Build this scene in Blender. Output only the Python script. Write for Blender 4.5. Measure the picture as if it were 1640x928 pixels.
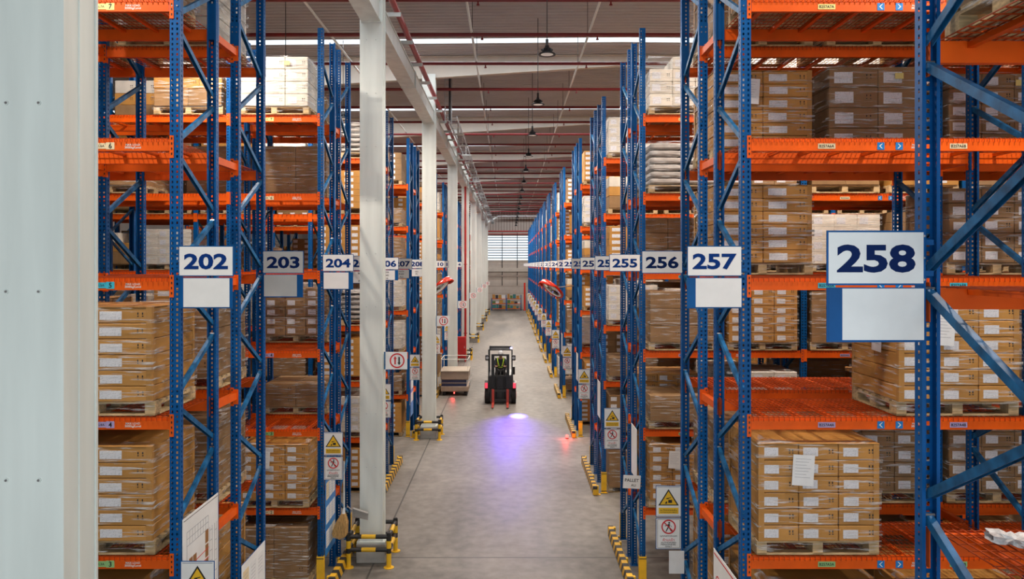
import bpy, bmesh, math, random
from mathutils import Vector, Matrix, Euler

# ------------------------------------------------------------------ scene, camera, light
for o in list(bpy.data.objects):
    bpy.data.objects.remove(o)
SC = bpy.context.scene
COL = SC.collection
PI = math.pi
F = 1260.0            # focal length in pixels of the 1640 wide frame
EYE = 5.56

cam_d = bpy.data.cameras.new('camera')
cam_d.sensor_width = 36
cam_d.lens = 36 * F / 1640
cam_d.shift_x = 5 / 1640
cam_d.shift_y = -39 / 1640
cam_d.clip_end = 400
cam = bpy.data.objects.new('camera', cam_d)
cam.location = (0, 0, EYE)
cam.rotation_euler = (PI / 2, 0, 0)
COL.objects.link(cam)
SC.camera = cam

W = bpy.data.worlds.new('world')
SC.world = W
W.use_nodes = True
W.node_tree.nodes['Background'].inputs[0].default_value = (0.86, 0.95, 1.0, 1)
W.node_tree.nodes['Background'].inputs[1].default_value = 1.15

SC.view_settings.view_transform = 'Standard'
SC.view_settings.look = 'None'
SC.view_settings.exposure = 0.36
SC.view_settings.gamma = 1
SC.view_settings.use_curve_mapping = False
SC.cycles.use_denoising = True
SC.cycles.max_bounces = 7
SC.cycles.diffuse_bounces = 2
SC.cycles.glossy_bounces = 3
SC.cycles.transparent_max_bounces = 16
SC.cycles.sample_clamp_indirect = 6
SC.cycles.caustics_reflective = False
SC.cycles.caustics_refractive = False


def area(name, loc, rot, sx, sy, power, col, shape='RECTANGLE'):
    l = bpy.data.lights.new(name, 'AREA')
    l.shape = shape
    l.size = sx
    if shape == 'RECTANGLE':
        l.size_y = sy
    l.energy = power
    l.color = col
    o = bpy.data.objects.new(name, l)
    o.location = loc
    o.rotation_euler = rot
    COL.objects.link(o)
    return o


LAMP_W = 150          # each high bay lamp over the main aisle
SIDE_FILL_W = 190     # each unseen lamp added over a service aisle
SKY_W = 210          # daylight through each roof light
WARM = (1.0, 0.88, 0.76)
DAY = (0.95, 0.97, 1.0)

# roof: ridge line, slope
RIDGE_X, RIDGE_Z, SLOPE = 3.5, 12.40, 0.008


def roof_z(x):
    return RIDGE_Z - SLOPE * abs(x - RIDGE_X)


SKY_Y = [13.5 + 10.35 * k for k in range(9)]
SKY_HALF = 0.24
for y in SKY_Y:
    for x0, x1 in ((-13, RIDGE_X), (RIDGE_X, 20)):
        xm = (x0 + x1) / 2
        a = math.atan(SLOPE) * (1 if x0 >= RIDGE_X else -1)
        area('daylight', (xm, y, roof_z(xm) - 0.06), (0, a, 0), abs(x1 - x0) - .3, SKY_HALF * 2, SKY_W, DAY)
# fill lamp added behind the camera, as daylight from an assumed opening
area('rear_daylight_fill', (0.5, -5.0, 6.0), (-PI / 2, 0, PI), 9, 8, 270, (0.86, 0.96, 1.0))


# ------------------------------------------------------------------ materials
MATS = {}


def mat(name, col, rough=0.5, metal=0.0, var=0.0, scale=6.0, rnd=0.0, bump=0.0, spec=0.5, emit=None, estr=1.0, stretch=None):
    if name in MATS:
        return MATS[name]
    m = bpy.data.materials.new(name)
    m.use_nodes = True
    nt = m.node_tree
    b = nt.nodes['Principled BSDF']
    b.inputs['Base Color'].default_value = (*col, 1)
    b.inputs['Roughness'].default_value = rough
    b.inputs['Metallic'].default_value = metal
    b.inputs['Specular IOR Level'].default_value = spec
    if emit:
        b.inputs['Emission Color'].default_value = (*emit, 1)
        b.inputs['Emission Strength'].default_value = estr
    if var or bump or rnd:
        tc = nt.nodes.new('ShaderNodeTexCoord')
        mp = nt.nodes.new('ShaderNodeMapping')
        if stretch:
            mp.inputs['Scale'].default_value = stretch
        nt.links.new(tc.outputs['Object'], mp.inputs[0])
        n = nt.nodes.new('ShaderNodeTexNoise')
        n.inputs['Scale'].default_value = scale
        n.inputs['Detail'].default_value = 5
        nt.links.new(mp.outputs[0], n.inputs['Vector'])
        if var:
            mr = nt.nodes.new('ShaderNodeMapRange')
            mr.inputs['From Min'].default_value = 0.3
            mr.inputs['From Max'].default_value = 0.7
            mr.inputs['To Min'].default_value = 1 - var
            mr.inputs['To Max'].default_value = 1 + var
            nt.links.new(n.outputs['Fac'], mr.inputs[0])
            val = mr.outputs[0]
        else:
            v = nt.nodes.new('ShaderNodeValue')
            v.outputs[0].default_value = 1
            val = v.outputs[0]
        if rnd:
            oi = nt.nodes.new('ShaderNodeObjectInfo')
            m2 = nt.nodes.new('ShaderNodeMapRange')
            m2.inputs['To Min'].default_value = 1 - rnd
            m2.inputs['To Max'].default_value = 1 + rnd
            nt.links.new(oi.outputs['Random'], m2.inputs[0])
            mu = nt.nodes.new('ShaderNodeMath')
            mu.operation = 'MULTIPLY'
            nt.links.new(val, mu.inputs[0])
            nt.links.new(m2.outputs[0], mu.inputs[1])
            val = mu.outputs[0]
        vm = nt.nodes.new('ShaderNodeVectorMath')
        vm.operation = 'SCALE'
        vm.inputs[0].default_value = col
        nt.links.new(val, vm.inputs['Scale'])
        nt.links.new(vm.outputs[0], b.inputs['Base Color'])
        if bump:
            bp = nt.nodes.new('ShaderNodeBump')
            bp.inputs['Strength'].default_value = bump
            bp.inputs['Distance'].default_value = 0.02
            nt.links.new(n.outputs['Fac'], bp.inputs['Height'])
            nt.links.new(bp.outputs[0], b.inputs['Normal'])
    MATS[name] = m
    return m


BLUE = mat('blue_paint', (0.0, 0.085, 0.29), 0.45, var=.18, scale=3, rnd=.12, spec=.22)
BRACE = mat('brace_paint', (0.012, 0.12, 0.29), 0.5, var=.5, scale=9, rnd=.15, spec=.25)
ORANGE = mat('orange_paint', (0.80, 0.105, 0.002), 0.5, var=.14, scale=3, rnd=.08, spec=.3)
DECKM = mat('orange_wire', (0.42, 0.055, 0.004), 0.5, var=.2, scale=4, spec=.3)
WHITE = mat('white_paint', (0.80, 0.83, 0.80), 0.45, var=.05, scale=2, rnd=.02)
COLM = mat('column_paint', (0.76, 0.80, 0.76), 0.5, var=.09, scale=1.6, stretch=(3, 3, .35))
CREAM = mat('cream_paint', (0.66, 0.60, 0.53), 0.6, var=.05, scale=2)
ROOFM = mat('roof_sheet', (0.46, 0.43, 0.43), 0.55, var=.06, scale=1.2)
RED = mat('red_paint', (0.42, 0.012, 0.012), 0.4, var=.15, scale=4)
PIPE = mat('red_pipe', (0.20, 0.008, 0.012), 0.4, var=.15, scale=3)
WOOD = mat('pallet_wood', (0.56, 0.40, 0.21), 0.75, var=.3, scale=7, rnd=.2, stretch=(1, 4, 8))
KRAFT = mat('brown_cardboard', (0.52, 0.25, 0.052), 0.6, var=.12, scale=5, rnd=.14)
KRAFTD = mat('dull_cardboard', (0.30, 0.17, 0.07), 0.65, var=.15, scale=5, rnd=.16)
KRAFTW = mat('white_cardboard', (0.74, 0.68, 0.58), 0.6, var=.1, scale=5, rnd=.1)
TAPE = mat('packing_tape', (0.46, 0.26, 0.08), 0.25)
BAG = mat('grey_sack', (0.50, 0.46, 0.42), 0.5, var=.2, scale=6, rnd=.2, bump=.5)
DARKBOX = mat('dark_green_crate', (0.02, 0.10, 0.09), 0.5, var=.2)
PAPER = mat('white_paper', (0.82, 0.83, 0.84), 0.6, var=.04, scale=9)
PANEL = mat('sign_white', (0.87, 0.88, 0.88), 0.4, var=.05, scale=4)
PANELG = mat('sign_grey', (0.56, 0.57, 0.55), 0.4, var=.05, scale=4)
NAVY = mat('navy_print', (0.002, 0.035, 0.20), 0.6, spec=.1)
DNAVY = mat('dark_print', (0.003, 0.018, 0.10), 0.6, spec=.1)
BLACK = mat('black_print', (0.015, 0.015, 0.015), 0.5)
REDP = mat('red_print', (0.65, 0.015, 0.02), 0.5)
YEL = mat('yellow_paint', (0.85, 0.50, 0.02), 0.45, var=.12, scale=6)
YELS = mat('yellow_print', (0.86, 0.52, 0.02), 0.5)
PALEY = mat('pale_yellow_label', (0.80, 0.70, 0.25), 0.5)
LILAC = mat('lilac_label', (0.45, 0.36, 0.62), 0.5)
GREENL = mat('green_label', (0.30, 0.55, 0.22), 0.5)
CYANL = mat('cyan_label', (0.05, 0.50, 0.65), 0.5)
CREAML = mat('cream_label', (0.80, 0.66, 0.42), 0.5)
ARROWB = mat('arrow_blue', (0.01, 0.22, 0.62), 0.4)
RUBBER = mat('black_rubber', (0.012, 0.012, 0.013), 0.8)
DARK = mat('black_metal', (0.016, 0.016, 0.018), 0.4, var=.2)
STEEL = mat('bare_steel', (0.45, 0.45, 0.46), 0.35, 0.9)
CONC = mat('concrete_plinth', (0.40, 0.39, 0.37), 0.85, var=.15, scale=4)
STRAW = mat('straw', (0.55, 0.33, 0.12), 0.8, var=.35, scale=14, stretch=(6, 6, 1))
BEIGE = mat('beige_metal', (0.34, 0.25, 0.19), 0.5, var=.1)
DUSTPAN = mat('grey_plastic', (0.42, 0.40, 0.38), 0.5)


def label_mat():
    m = mat('carton_label_print', (0.8, 0.8, 0.82), 0.5)
    nt = m.node_tree
    b = nt.nodes['Principled BSDF']
    tc = nt.nodes.new('ShaderNodeTexCoord')
    mp = nt.nodes.new('ShaderNodeMapping')
    mp.inputs['Scale'].default_value = (55, 1, 110)
    nt.links.new(tc.outputs['Object'], mp.inputs[0])
    n = nt.nodes.new('ShaderNodeTexNoise')
    n.inputs['Scale'].default_value = 1
    n.inputs['Detail'].default_value = 2
    nt.links.new(mp.outputs[0], n.inputs['Vector'])
    r = nt.nodes.new('ShaderNodeValToRGB')
    r.color_ramp.elements[0].position = 0.33
    r.color_ramp.elements[0].color = (0.45, 0.47, 0.50, 1)
    r.color_ramp.elements[1].position = 0.45
    r.color_ramp.elements[1].color = (0.80, 0.80, 0.83, 1)
    nt.links.new(n.outputs['Fac'], r.inputs[0])
    nt.links.new(r.outputs[0], b.inputs['Base Color'])
    return m


LABEL = label_mat()


def film_mat():
    m = bpy.data.materials.new('stretch_film')
    m.use_nodes = True
    nt = m.node_tree
    nt.nodes.clear()
    out = nt.nodes.new('ShaderNodeOutputMaterial')
    tr = nt.nodes.new('ShaderNodeBsdfTransparent')
    tr.inputs[0].default_value = (0.97, 0.97, 0.98, 1)
    pb = nt.nodes.new('ShaderNodeBsdfPrincipled')
    pb.inputs['Base Color'].default_value = (0.78, 0.78, 0.79, 1)
    pb.inputs['Roughness'].default_value = 0.16
    tc = nt.nodes.new('ShaderNodeTexCoord')
    mp = nt.nodes.new('ShaderNodeMapping')
    mp.inputs['Scale'].default_value = (2.2, 2.2, 26)
    mp.inputs['Rotation'].default_value = (0.1, 0.12, 0)
    n = nt.nodes.new('ShaderNodeTexNoise')
    n.inputs['Scale'].default_value = 1.4
    n.inputs['Detail'].default_value = 6
    n.inputs['Distortion'].default_value = 0.6
    nt.links.new(tc.outputs['Object'], mp.inputs[0])
    nt.links.new(mp.outputs[0], n.inputs['Vector'])
    r = nt.nodes.new('ShaderNodeMapRange')
    r.inputs['From Min'].default_value = 0.53
    r.inputs['From Max'].default_value = 0.72
    r.inputs['To Min'].default_value = 0.015
    r.inputs['To Max'].default_value = 0.75  # painted glints: whitish streaks mixed into the clear film
    nt.links.new(n.outputs['Fac'], r.inputs[0])
    bp = nt.nodes.new('ShaderNodeBump')
    bp.inputs['Strength'].default_value = 0.9
    bp.inputs['Distance'].default_value = 0.03
    nt.links.new(n.outputs['Fac'], bp.inputs['Height'])
    nt.links.new(bp.outputs[0], pb.inputs['Normal'])
    mx = nt.nodes.new('ShaderNodeMixShader')
    nt.links.new(r.outputs[0], mx.inputs[0])
    nt.links.new(tr.outputs[0], mx.inputs[1])
    nt.links.new(pb.outputs[0], mx.inputs[2])
    nt.links.new(mx.outputs[0], out.inputs[0])
    return m


FILM = film_mat()


def glass_mat(name, col, mixv):
    m = bpy.data.materials.new(name)
    m.use_nodes = True
    nt = m.node_tree
    nt.nodes.clear()
    out = nt.nodes.new('ShaderNodeOutputMaterial')
    tr = nt.nodes.new('ShaderNodeBsdfTransparent')
    tr.inputs[0].default_value = (*col, 1)
    g = nt.nodes.new('ShaderNodeBsdfTranslucent')
    g.inputs[0].default_value = (*col, 1)
    mx = nt.nodes.new('ShaderNodeMixShader')
    mx.inputs[0].default_value = mixv
    nt.links.new(tr.outputs[0], mx.inputs[1])
    nt.links.new(g.outputs[0], mx.inputs[2])
    nt.links.new(mx.outputs[0], out.inputs[0])
    return m


PANE = glass_mat('window_pane', (0.95, 0.97, 1.0), 0.12)
ROOFPANE = glass_mat('roof_light_sheet', (0.95, 0.97, 1.0), 0.35)


def stripes_mat():
    m = mat('hazard_stripes', (1, 1, 1), 0.5)
    nt = m.node_tree
    b = nt.nodes['Principled BSDF']
    tc = nt.nodes.new('ShaderNodeTexCoord')
    sp = nt.nodes.new('ShaderNodeSeparateXYZ')
    nt.links.new(tc.outputs['Object'], sp.inputs[0])
    a = nt.nodes.new('ShaderNodeMath'); a.operation = 'ADD'
    nt.links.new(sp.outputs[1], a.inputs[0]); nt.links.new(sp.outputs[2], a.inputs[1])
    c = nt.nodes.new('ShaderNodeMath'); c.operation = 'MULTIPLY'; c.inputs[1].default_value = 3.3
    nt.links.new(a.outputs[0], c.inputs[0])
    d = nt.nodes.new('ShaderNodeMath'); d.operation = 'FRACT'
    nt.links.new(c.outputs[0], d.inputs[0])
    g = nt.nodes.new('ShaderNodeMath'); g.operation = 'GREATER_THAN'; g.inputs[1].default_value = 0.5
    nt.links.new(d.outputs[0], g.inputs[0])
    mx = nt.nodes.new('ShaderNodeMix'); mx.data_type = 'RGBA'
    nt.links.new(g.outputs[0], mx.inputs['Factor'])
    mx.inputs['A'].default_value = (0.80, 0.45, 0.02, 1)
    mx.inputs['B'].default_value = (0.03, 0.027, 0.025, 1)
    nt.links.new(mx.outputs['Result'], b.inputs['Base Color'])
    return m


STRIPES = stripes_mat()


def floor_mat():
    m = mat('concrete_floor', (0.4, 0.38, 0.35), 0.5)
    nt = m.node_tree
    L = nt.links
    b = nt.nodes['Principled BSDF']
    g = nt.nodes.new('ShaderNodeNewGeometry')
    n1 = nt.nodes.new('ShaderNodeTexNoise'); n1.inputs['Scale'].default_value = 0.35; n1.inputs['Detail'].default_value = 6
    n2 = nt.nodes.new('ShaderNodeTexNoise'); n2.inputs['Scale'].default_value = 4.0; n2.inputs['Detail'].default_value = 8
    mp = nt.nodes.new('ShaderNodeMapping'); mp.inputs['Scale'].default_value = (1.6, .35, 1)
    L.new(g.outputs['Position'], mp.inputs[0])
    L.new(mp.outputs[0], n1.inputs['Vector']); L.new(g.outputs['Position'], n2.inputs['Vector'])
    ad = nt.nodes.new('ShaderNodeMath'); ad.operation = 'MULTIPLY_ADD'; ad.inputs[1].default_value = 0.5
    L.new(n2.outputs['Fac'], ad.inputs[0]); L.new(n1.outputs['Fac'], ad.inputs[2])
    r = nt.nodes.new('ShaderNodeValToRGB')
    r.color_ramp.elements[0].position = 0.52; r.color_ramp.elements[0].color = (0.095, 0.087, 0.075, 1)
    r.color_ramp.elements[1].position = 0.98; r.color_ramp.elements[1].color = (0.30, 0.275, 0.245, 1)
    L.new(ad.outputs[0], r.inputs[0])
    # saw-cut joints
    sp = nt.nodes.new('ShaderNodeSeparateXYZ'); L.new(g.outputs['Position'], sp.inputs[0])

    def line(sock, off, pitch, half):
        a = nt.nodes.new('ShaderNodeMath'); a.operation = 'SUBTRACT'; a.inputs[1].default_value = off - pitch / 2
        L.new(sock, a.inputs[0])
        w = nt.nodes.new('ShaderNodeMath'); w.operation = 'FLOORED_MODULO'; w.inputs[1].default_value = pitch
        L.new(a.outputs[0], w.inputs[0])
        s = nt.nodes.new('ShaderNodeMath'); s.operation = 'SUBTRACT'; s.inputs[1].default_value = pitch / 2
        L.new(w.outputs[0], s.inputs[0])
        q = nt.nodes.new('ShaderNodeMath'); q.operation = 'ABSOLUTE'; L.new(s.outputs[0], q.inputs[0])
        t = nt.nodes.new('ShaderNodeMath'); t.operation = 'LESS_THAN'; t.inputs[1].default_value = half
        L.new(q.outputs[0], t.inputs[0])
        return t.outputs[0]
    a = line(sp.outputs[0], -2.52, 9.0, 0.018)
    c = line(sp.outputs[1], 14.95, 10.55, 0.022)
    mxx = nt.nodes.new('ShaderNodeMath'); mxx.operation = 'MAXIMUM'; L.new(a, mxx.inputs[0]); L.new(c, mxx.inputs[1])
    mx = nt.nodes.new('ShaderNodeMix'); mx.data_type = 'RGBA'
    L.new(mxx.outputs[0], mx.inputs['Factor']); L.new(r.outputs[0], mx.inputs['A'])
    mx.inputs['B'].default_value = (0.07, 0.065, 0.06, 1)
    L.new(mx.outputs['Result'], b.inputs['Base Color'])
    rr = nt.nodes.new('ShaderNodeMapRange'); rr.inputs['To Min'].default_value = 0.32; rr.inputs['To Max'].default_value = 0.752
    L.new(n1.outputs['Fac'], rr.inputs[0]); L.new(rr.outputs[0], b.inputs['Roughness'])
    return m


FLOORM = floor_mat()


# ------------------------------------------------------------------ mesh helpers
class MB:
    def __init__(s):
        s.v = []; s.f = []; s.m = []; s.mats = []

    def mi(s, m):
        if m not in s.mats:
            s.mats.append(m)
        return s.mats.index(m)

    def add(s, vs, fs, m, M=None):
        k = len(s.v)
        i = s.mi(m)
        for p in vs:
            p = Vector(p)
            s.v.append(tuple(M @ p) if M else tuple(p))
        for f in fs:
            s.f.append(tuple(k + a for a in f)); s.m.append(i)
        return s

    def box(s, x0, x1, y0, y1, z0, z1, m, M=None):
        vs = [(x, y, z) for z in (z0, z1) for y in (y0, y1) for x in (x0, x1)]
        fs = [(0, 2, 3, 1), (4, 5, 7, 6), (0, 1, 5, 4), (2, 6, 7, 3), (0, 4, 6, 2), (1, 3, 7, 5)]
        return s.add(vs, fs, m, M)

    def bar(s, p, q, w, h, m, up=(0, 0, 1)):
        """a rectangular bar from p to q, w across, h along up"""
        p, q = Vector(p), Vector(q)
        d = (q - p).normalized()
        u = Vector(up)
        a = d.cross(u)
        if a.length < 1e-4:
            a = d.cross(Vector((1, 0, 0)))
        a.normalize()
        c = a.cross(d).normalized()
        vs = []
        for e in (p, q):
            for i, j in ((-1, -1), (1, -1), (1, 1), (-1, 1)):
                vs.append(e + a * (i * w / 2) + c * (j * h / 2))
        return s.add(vs, [(0, 1, 2, 3), (7, 6, 5, 4), (0, 4, 5, 1), (1, 5, 6, 2), (2, 6, 7, 3), (3, 7, 4, 0)], m)

    def tube(s, p, q, r, m, n=10, r2=None):
        p, q = Vector(p), Vector(q)
        d = (q - p).normalized()
        a = d.cross(Vector((0, 0, 1)))
        if a.length < 1e-4:
            a = Vector((1, 0, 0))
        a.normalize()
        c = a.cross(d)
        r2 = r if r2 is None else r2
        vs = []
        for e, rr in ((p, r), (q, r2)):
            for i in range(n):
                t = 2 * PI * i / n
                vs.append(e + a * (rr * math.cos(t)) + c * (rr * math.sin(t)))
        fs = [(i, (i + 1) % n, n + (i + 1) % n, n + i) for i in range(n)]
        fs += [tuple(range(n - 1, -1, -1)), tuple(range(n, 2 * n))]
        return s.add(vs, fs, m)

    def lathe(s, prof, m, n=20, M=None, z0=0):
        vs = []; fs = []
        for r, z in prof:
            for i in range(n):
                t = 2 * PI * i / n
                vs.append((r * math.cos(t), r * math.sin(t), z + z0))
        for j in range(len(prof) - 1):
            for i in range(n):
                fs.append((j * n + i, j * n + (i + 1) % n, (j + 1) * n + (i + 1) % n, (j + 1) * n + i))
        return s.add(vs, fs, m, M)

    def prism(s, pts, y0, y1, m, M=None):
        """polygon in x,z extruded in y"""
        n = len(pts)
        vs = [(x, y0, z) for x, z in pts] + [(x, y1, z) for x, z in pts]
        fs = [tuple(range(n)), tuple(range(2 * n - 1, n - 1, -1))]
        fs += [(i, n + i, n + (i + 1) % n, (i + 1) % n) for i in range(n)]
        return s.add(vs, fs, m, M)

    def prismx(s, pts, x0, x1, m):
        """polygon in y,z extruded in x"""
        n = len(pts)
        vs = [(x0, y, z) for y, z in pts] + [(x1, y, z) for y, z in pts]
        fs = [tuple(range(n - 1, -1, -1)), tuple(range(n, 2 * n))]
        fs += [((i + 1) % n, n + (i + 1) % n, n + i, i) for i in range(n)]
        return s.add(vs, fs, m)

    def ring(s, cx, cz, r0, r1, y0, y1, m, n=32, M=None):
        vs = []; fs = []
        for y in (y0, y1):
            for r in (r0, r1):
                for i in range(n):
                    t = 2 * PI * i / n
                    vs.append((cx + r * math.cos(t), y, cz + r * math.sin(t)))
        for i in range(n):
            j = (i + 1) % n
            fs += [(i, j, n + j, n + i), (2 * n + i, 3 * n + i, 3 * n + j, 2 * n + j), (n + i, n + j, 3 * n + j, 3 * n + i), (i, 2 * n + i, 2 * n + j, j)]
        return s.add(vs, fs, m, M)

    def text(s, t, cx, cz, height, m, y=0.0, width=None, bold=0.0, M=None, depth=0.0015):
        """lettering in the x,z plane read from -y, centred at cx,cz"""
        vs, fs, w, h, x0, z0 = glyphs(t, bold)
        if not vs:
            return s
        k = height / 0.72
        kx = k if width is None else width / w
        out = [((vx - x0 - w / 2) * kx + cx, y - (depth if vy > 0 else 0), (vz - z0 - h / 2) * k + cz) for vx, vy, vz in vs]
        return s.add(out, fs, m, M)

    def mesh(s, name, smooth=False):
        me = bpy.data.meshes.new(name)
        me.from_pydata(s.v, [], s.f)
        for m in s.mats:
            me.materials.append(m)
        me.polygons.foreach_set('material_index', s.m)
        if smooth:
            me.polygons.foreach_set('use_smooth', [True] * len(me.polygons))
        me.update()
        return me

    def build(s, name, parent=None, loc=(0, 0, 0), rz=0, smooth=False):
        return inst(s.mesh(name, smooth), name, parent, loc, rz)


GC = {}


def glyphs(t, bold):
    key = (t, bold)
    if key not in GC:
        c = bpy.data.curves.new('txt', 'FONT')
        c.body = t
        c.size = 1
        c.offset = bold
        c.extrude = 0.5
        c.resolution_u = 3
        c.align_x = 'LEFT'
        o = bpy.data.objects.new('txt', c)
        COL.objects.link(o)
        dg = bpy.context.evaluated_depsgraph_get()
        ev = o.evaluated_get(dg)
        me = ev.to_mesh()
        vs = [(v.co.x, v.co.z, v.co.y) for v in me.vertices]
        fs = [tuple(p.vertices) for p in me.polygons]
        ev.to_mesh_clear()
        bpy.data.objects.remove(o)
        if vs:
            x0 = min(v[0] for v in vs); x1 = max(v[0] for v in vs)
            z0 = min(v[2] for v in vs); z1 = max(v[2] for v in vs)
            GC[key] = (vs, fs, max(x1 - x0, 1e-3), z1 - z0, x0, z0)
        else:
            GC[key] = ([], [], 1, 1, 0, 0)
    return GC[key]


def inst(me, name, parent=None, loc=(0, 0, 0), rz=0, rot=None):
    o = bpy.data.objects.new(name, me)
    o.location = loc
    o.rotation_euler = rot if rot else (0, 0, rz)
    if parent is not None:
        o.parent = parent
    COL.objects.link(o)
    return o


def empty(name, loc=(0, 0, 0), rz=0):
    o = bpy.data.objects.new(name, None)
    o.empty_display_size = .2
    o.location = loc
    o.rotation_euler = (0, 0, rz)
    COL.objects.link(o)
    return o


def tag(o, label, cat, group=None):
    o['label'] = label
    o['category'] = cat
    if group:
        o['group'] = group
    return o


def struct(o):
    o['kind'] = 'structure'
    return o


def bevelled(me, w=0.006, seg=1):
    bm = bmesh.new()
    bm.from_mesh(me)
    bmesh.ops.bevel(bm, geom=list(bm.edges), offset=w, segments=seg, affect='EDGES', clamp_overlap=True)
    bm.to_mesh(me)
    bm.free()
    return me


# ------------------------------------------------------------------ the building
Y_END = 99.0
X_WL, X_WR = -26.0, 30.0
f = MB().box(X_WL, X_WR, -6, Y_END, -0.2, 0, FLOORM)
struct(f.build('floor'))

# corrugated roof with real ribs running across, open at the roof lights
def roof_section(y0, y1, name):
    mb = MB()
    for side in (0, 1):
        xa, xb = (X_WL, RIDGE_X) if side == 0 else (RIDGE_X, X_WR)
        y = y0
        prof = []
        while y < y1 - 1e-4:
            for dy, dz in ((0, 0), (.14, 0), (.165, -.035), (.225, -.035)):
                if y + dy <= y1 + 1e-6:
                    prof.append((y + dy, dz))
            y += .25
        prof.append((y1, 0))
        vs = [(xa, yy, roof_z(xa) + dz) for yy, dz in prof] + [(xb, yy, roof_z(xb) + dz) for yy, dz in prof]
        n = len(prof)
        mb.add(vs, [(i, i + 1, n + i + 1, n + i) for i in range(n - 1)], ROOFM)
    return struct(mb.build(name))


ye = -6.0
for k, y in enumerate(SKY_Y):
    roof_section(ye, y - SKY_HALF, 'ceiling')
    ye = y + SKY_HALF
    mb = MB()
    for xa, xb in ((X_WL, RIDGE_X), (RIDGE_X, X_WR)):
        mb.add([(xa, y - SKY_HALF, roof_z(xa) + .01), (xb, y - SKY_HALF, roof_z(xb) + .01), (xb, y + SKY_HALF, roof_z(xb) + .01), (xa, y + SKY_HALF, roof_z(xa) + .01)], [(0, 1, 2, 3)], ROOFPANE)
    struct(mb.build('window_%d' % (k + 2)))
roof_section(ye, Y_END, 'ceiling')

# rafters (tapered steel frames) at each column line
COLS = [4.17 + 10.55 * k for k in range(10)]
for k, y in enumerate(COLS[:9]):
    if k == 0:
        continue
    mb = MB()
    yc = y + .18
    low = lambda x: 12.02 - .066 * abs(x - RIDGE_X)
    for xa, xb in ((-10, RIDGE_X), (RIDGE_X, 17)):
        for part_, hw in (('web', .006), ('lower', .11), ('upper', .11)):
            vs = []
            for x in (xa, xb):
                zz = {'web': (low(x), roof_z(x) - .04), 'lower': (low(x) - .03, low(x)), 'upper': (roof_z(x) - .07, roof_z(x) - .04)}[part_]
                for yy in (yc - hw, yc + hw):
                    for q in zz:
                        vs.append((x, yy, q))
            mb.add(vs, [(0, 1, 3, 2), (4, 6, 7, 5), (0, 4, 5, 1), (2, 3, 7, 6), (0, 2, 6, 4), (1, 5, 7, 3)], CREAM)
    struct(mb.build('trim_%d' % k))

# side walls, end wall with glazed band
WALLM = mat('wall_sheet', (0.60, 0.53, 0.47), 0.6, var=.06, scale=1.5)
WALLD = mat('wall_dark_sheet', (0.42, 0.34, 0.29), 0.6, var=.06, scale=1.5)
mb = MB().box(X_WL - .15, X_WL, -6, Y_END, 0, roof_z(X_WL), WALLM)
struct(mb.build('wall_left'))
mb = MB().box(X_WL, -5, -6.15, -6, 0, 13, WALLM).box(7, X_WR, -6.15, -6, 0, 13, WALLM).box(-5, 7, -6.15, -6, 9, 13, WALLM)
struct(mb.build('wall_near'))
mb = MB().box(X_WR, X_WR + .15, -6, Y_END, 0, roof_z(X_WR), WALLM)
struct(mb.build('wall_right'))
mb = MB()
WX0, WX1, WZ0, WZ1 = -2.75, 9.0, 6.15, 9.35
mb.box(X_WL, WX0, Y_END, Y_END + .15, 0, 13, WALLM)
mb.box(WX1, X_WR, Y_END, Y_END + .15, 0, 13, WALLM)
mb.box(WX0, WX1, Y_END, Y_END + .15, 0, WZ0, WALLM)
mb.box(WX0, WX1, Y_END, Y_END + .15, WZ1, 13, WALLM)
for i in range(60):      # ribbed cladding above the glazing
    x = WX0 + i * .35
    mb.box(x, x + .12, Y_END - .04, Y_END, 9.75, 12.4, WALLD)
for z in (2.0, 2.9, 3.8):
    mb.box(WX0, WX1, Y_END - .012, Y_END, z, z + .04, WALLD)
mb.box(WX0, WX1, Y_END - .25, Y_END, 4.75, 5.2, CREAM)
mb.box(WX0, WX1, Y_END - .12, Y_END, 4.1, 4.3, WALLD)
struct(mb.build('wall_far'))
mb = MB()
nb = 10
for i in range(nb + 1):
    z = WZ0 + (WZ1 - WZ0) * i / nb
    mb.box(WX0, WX1, Y_END - .05, Y_END + .06, z - (.10 if i in (0, 5, 10) else .05), z + .05, DARK if i % 5 else CREAM)
for i in range(7):
    x = WX0 + 1.9 * i
    mb.box(x - .045, x + .045, Y_END - .07, Y_END, 3.0, WZ1 + .3, DARK)
win = mb.build('window_1')
struct(win)
p = MB().box(WX0, WX1, Y_END + .02, Y_END + .03, WZ0, WZ1, PANE).build('pane', win)
mb = MB()
mb.tube((WX0, Y_END - .5, 9.8), (X_WR - 1, Y_END - .5, 9.8), .09, RED)
mb.tube((WX0, Y_END - .6, 9.45), (X_WR - 1, Y_END - .6, 9.45), .06, RED)
tag(mb.build('far_wall_pipes'), 'pair of red pipes running across above the glazed band of the far wall', 'pipe')
mb = MB()
mb.bar((-3.2, Y_END - 1.2, 10.6), (-1.2, Y_END - 1.2, 11.7), .12, .16, WHITE)
mb.bar((-1.2, Y_END - 1.2, 11.7), (12, Y_END - 1.2, 11.75), .12, .16, WHITE)
struct(mb.build('trim_20'))

# columns with plinths; longitudinal tie beam
CX0, CX1, CD = -2.79, -2.36, .35


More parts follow.
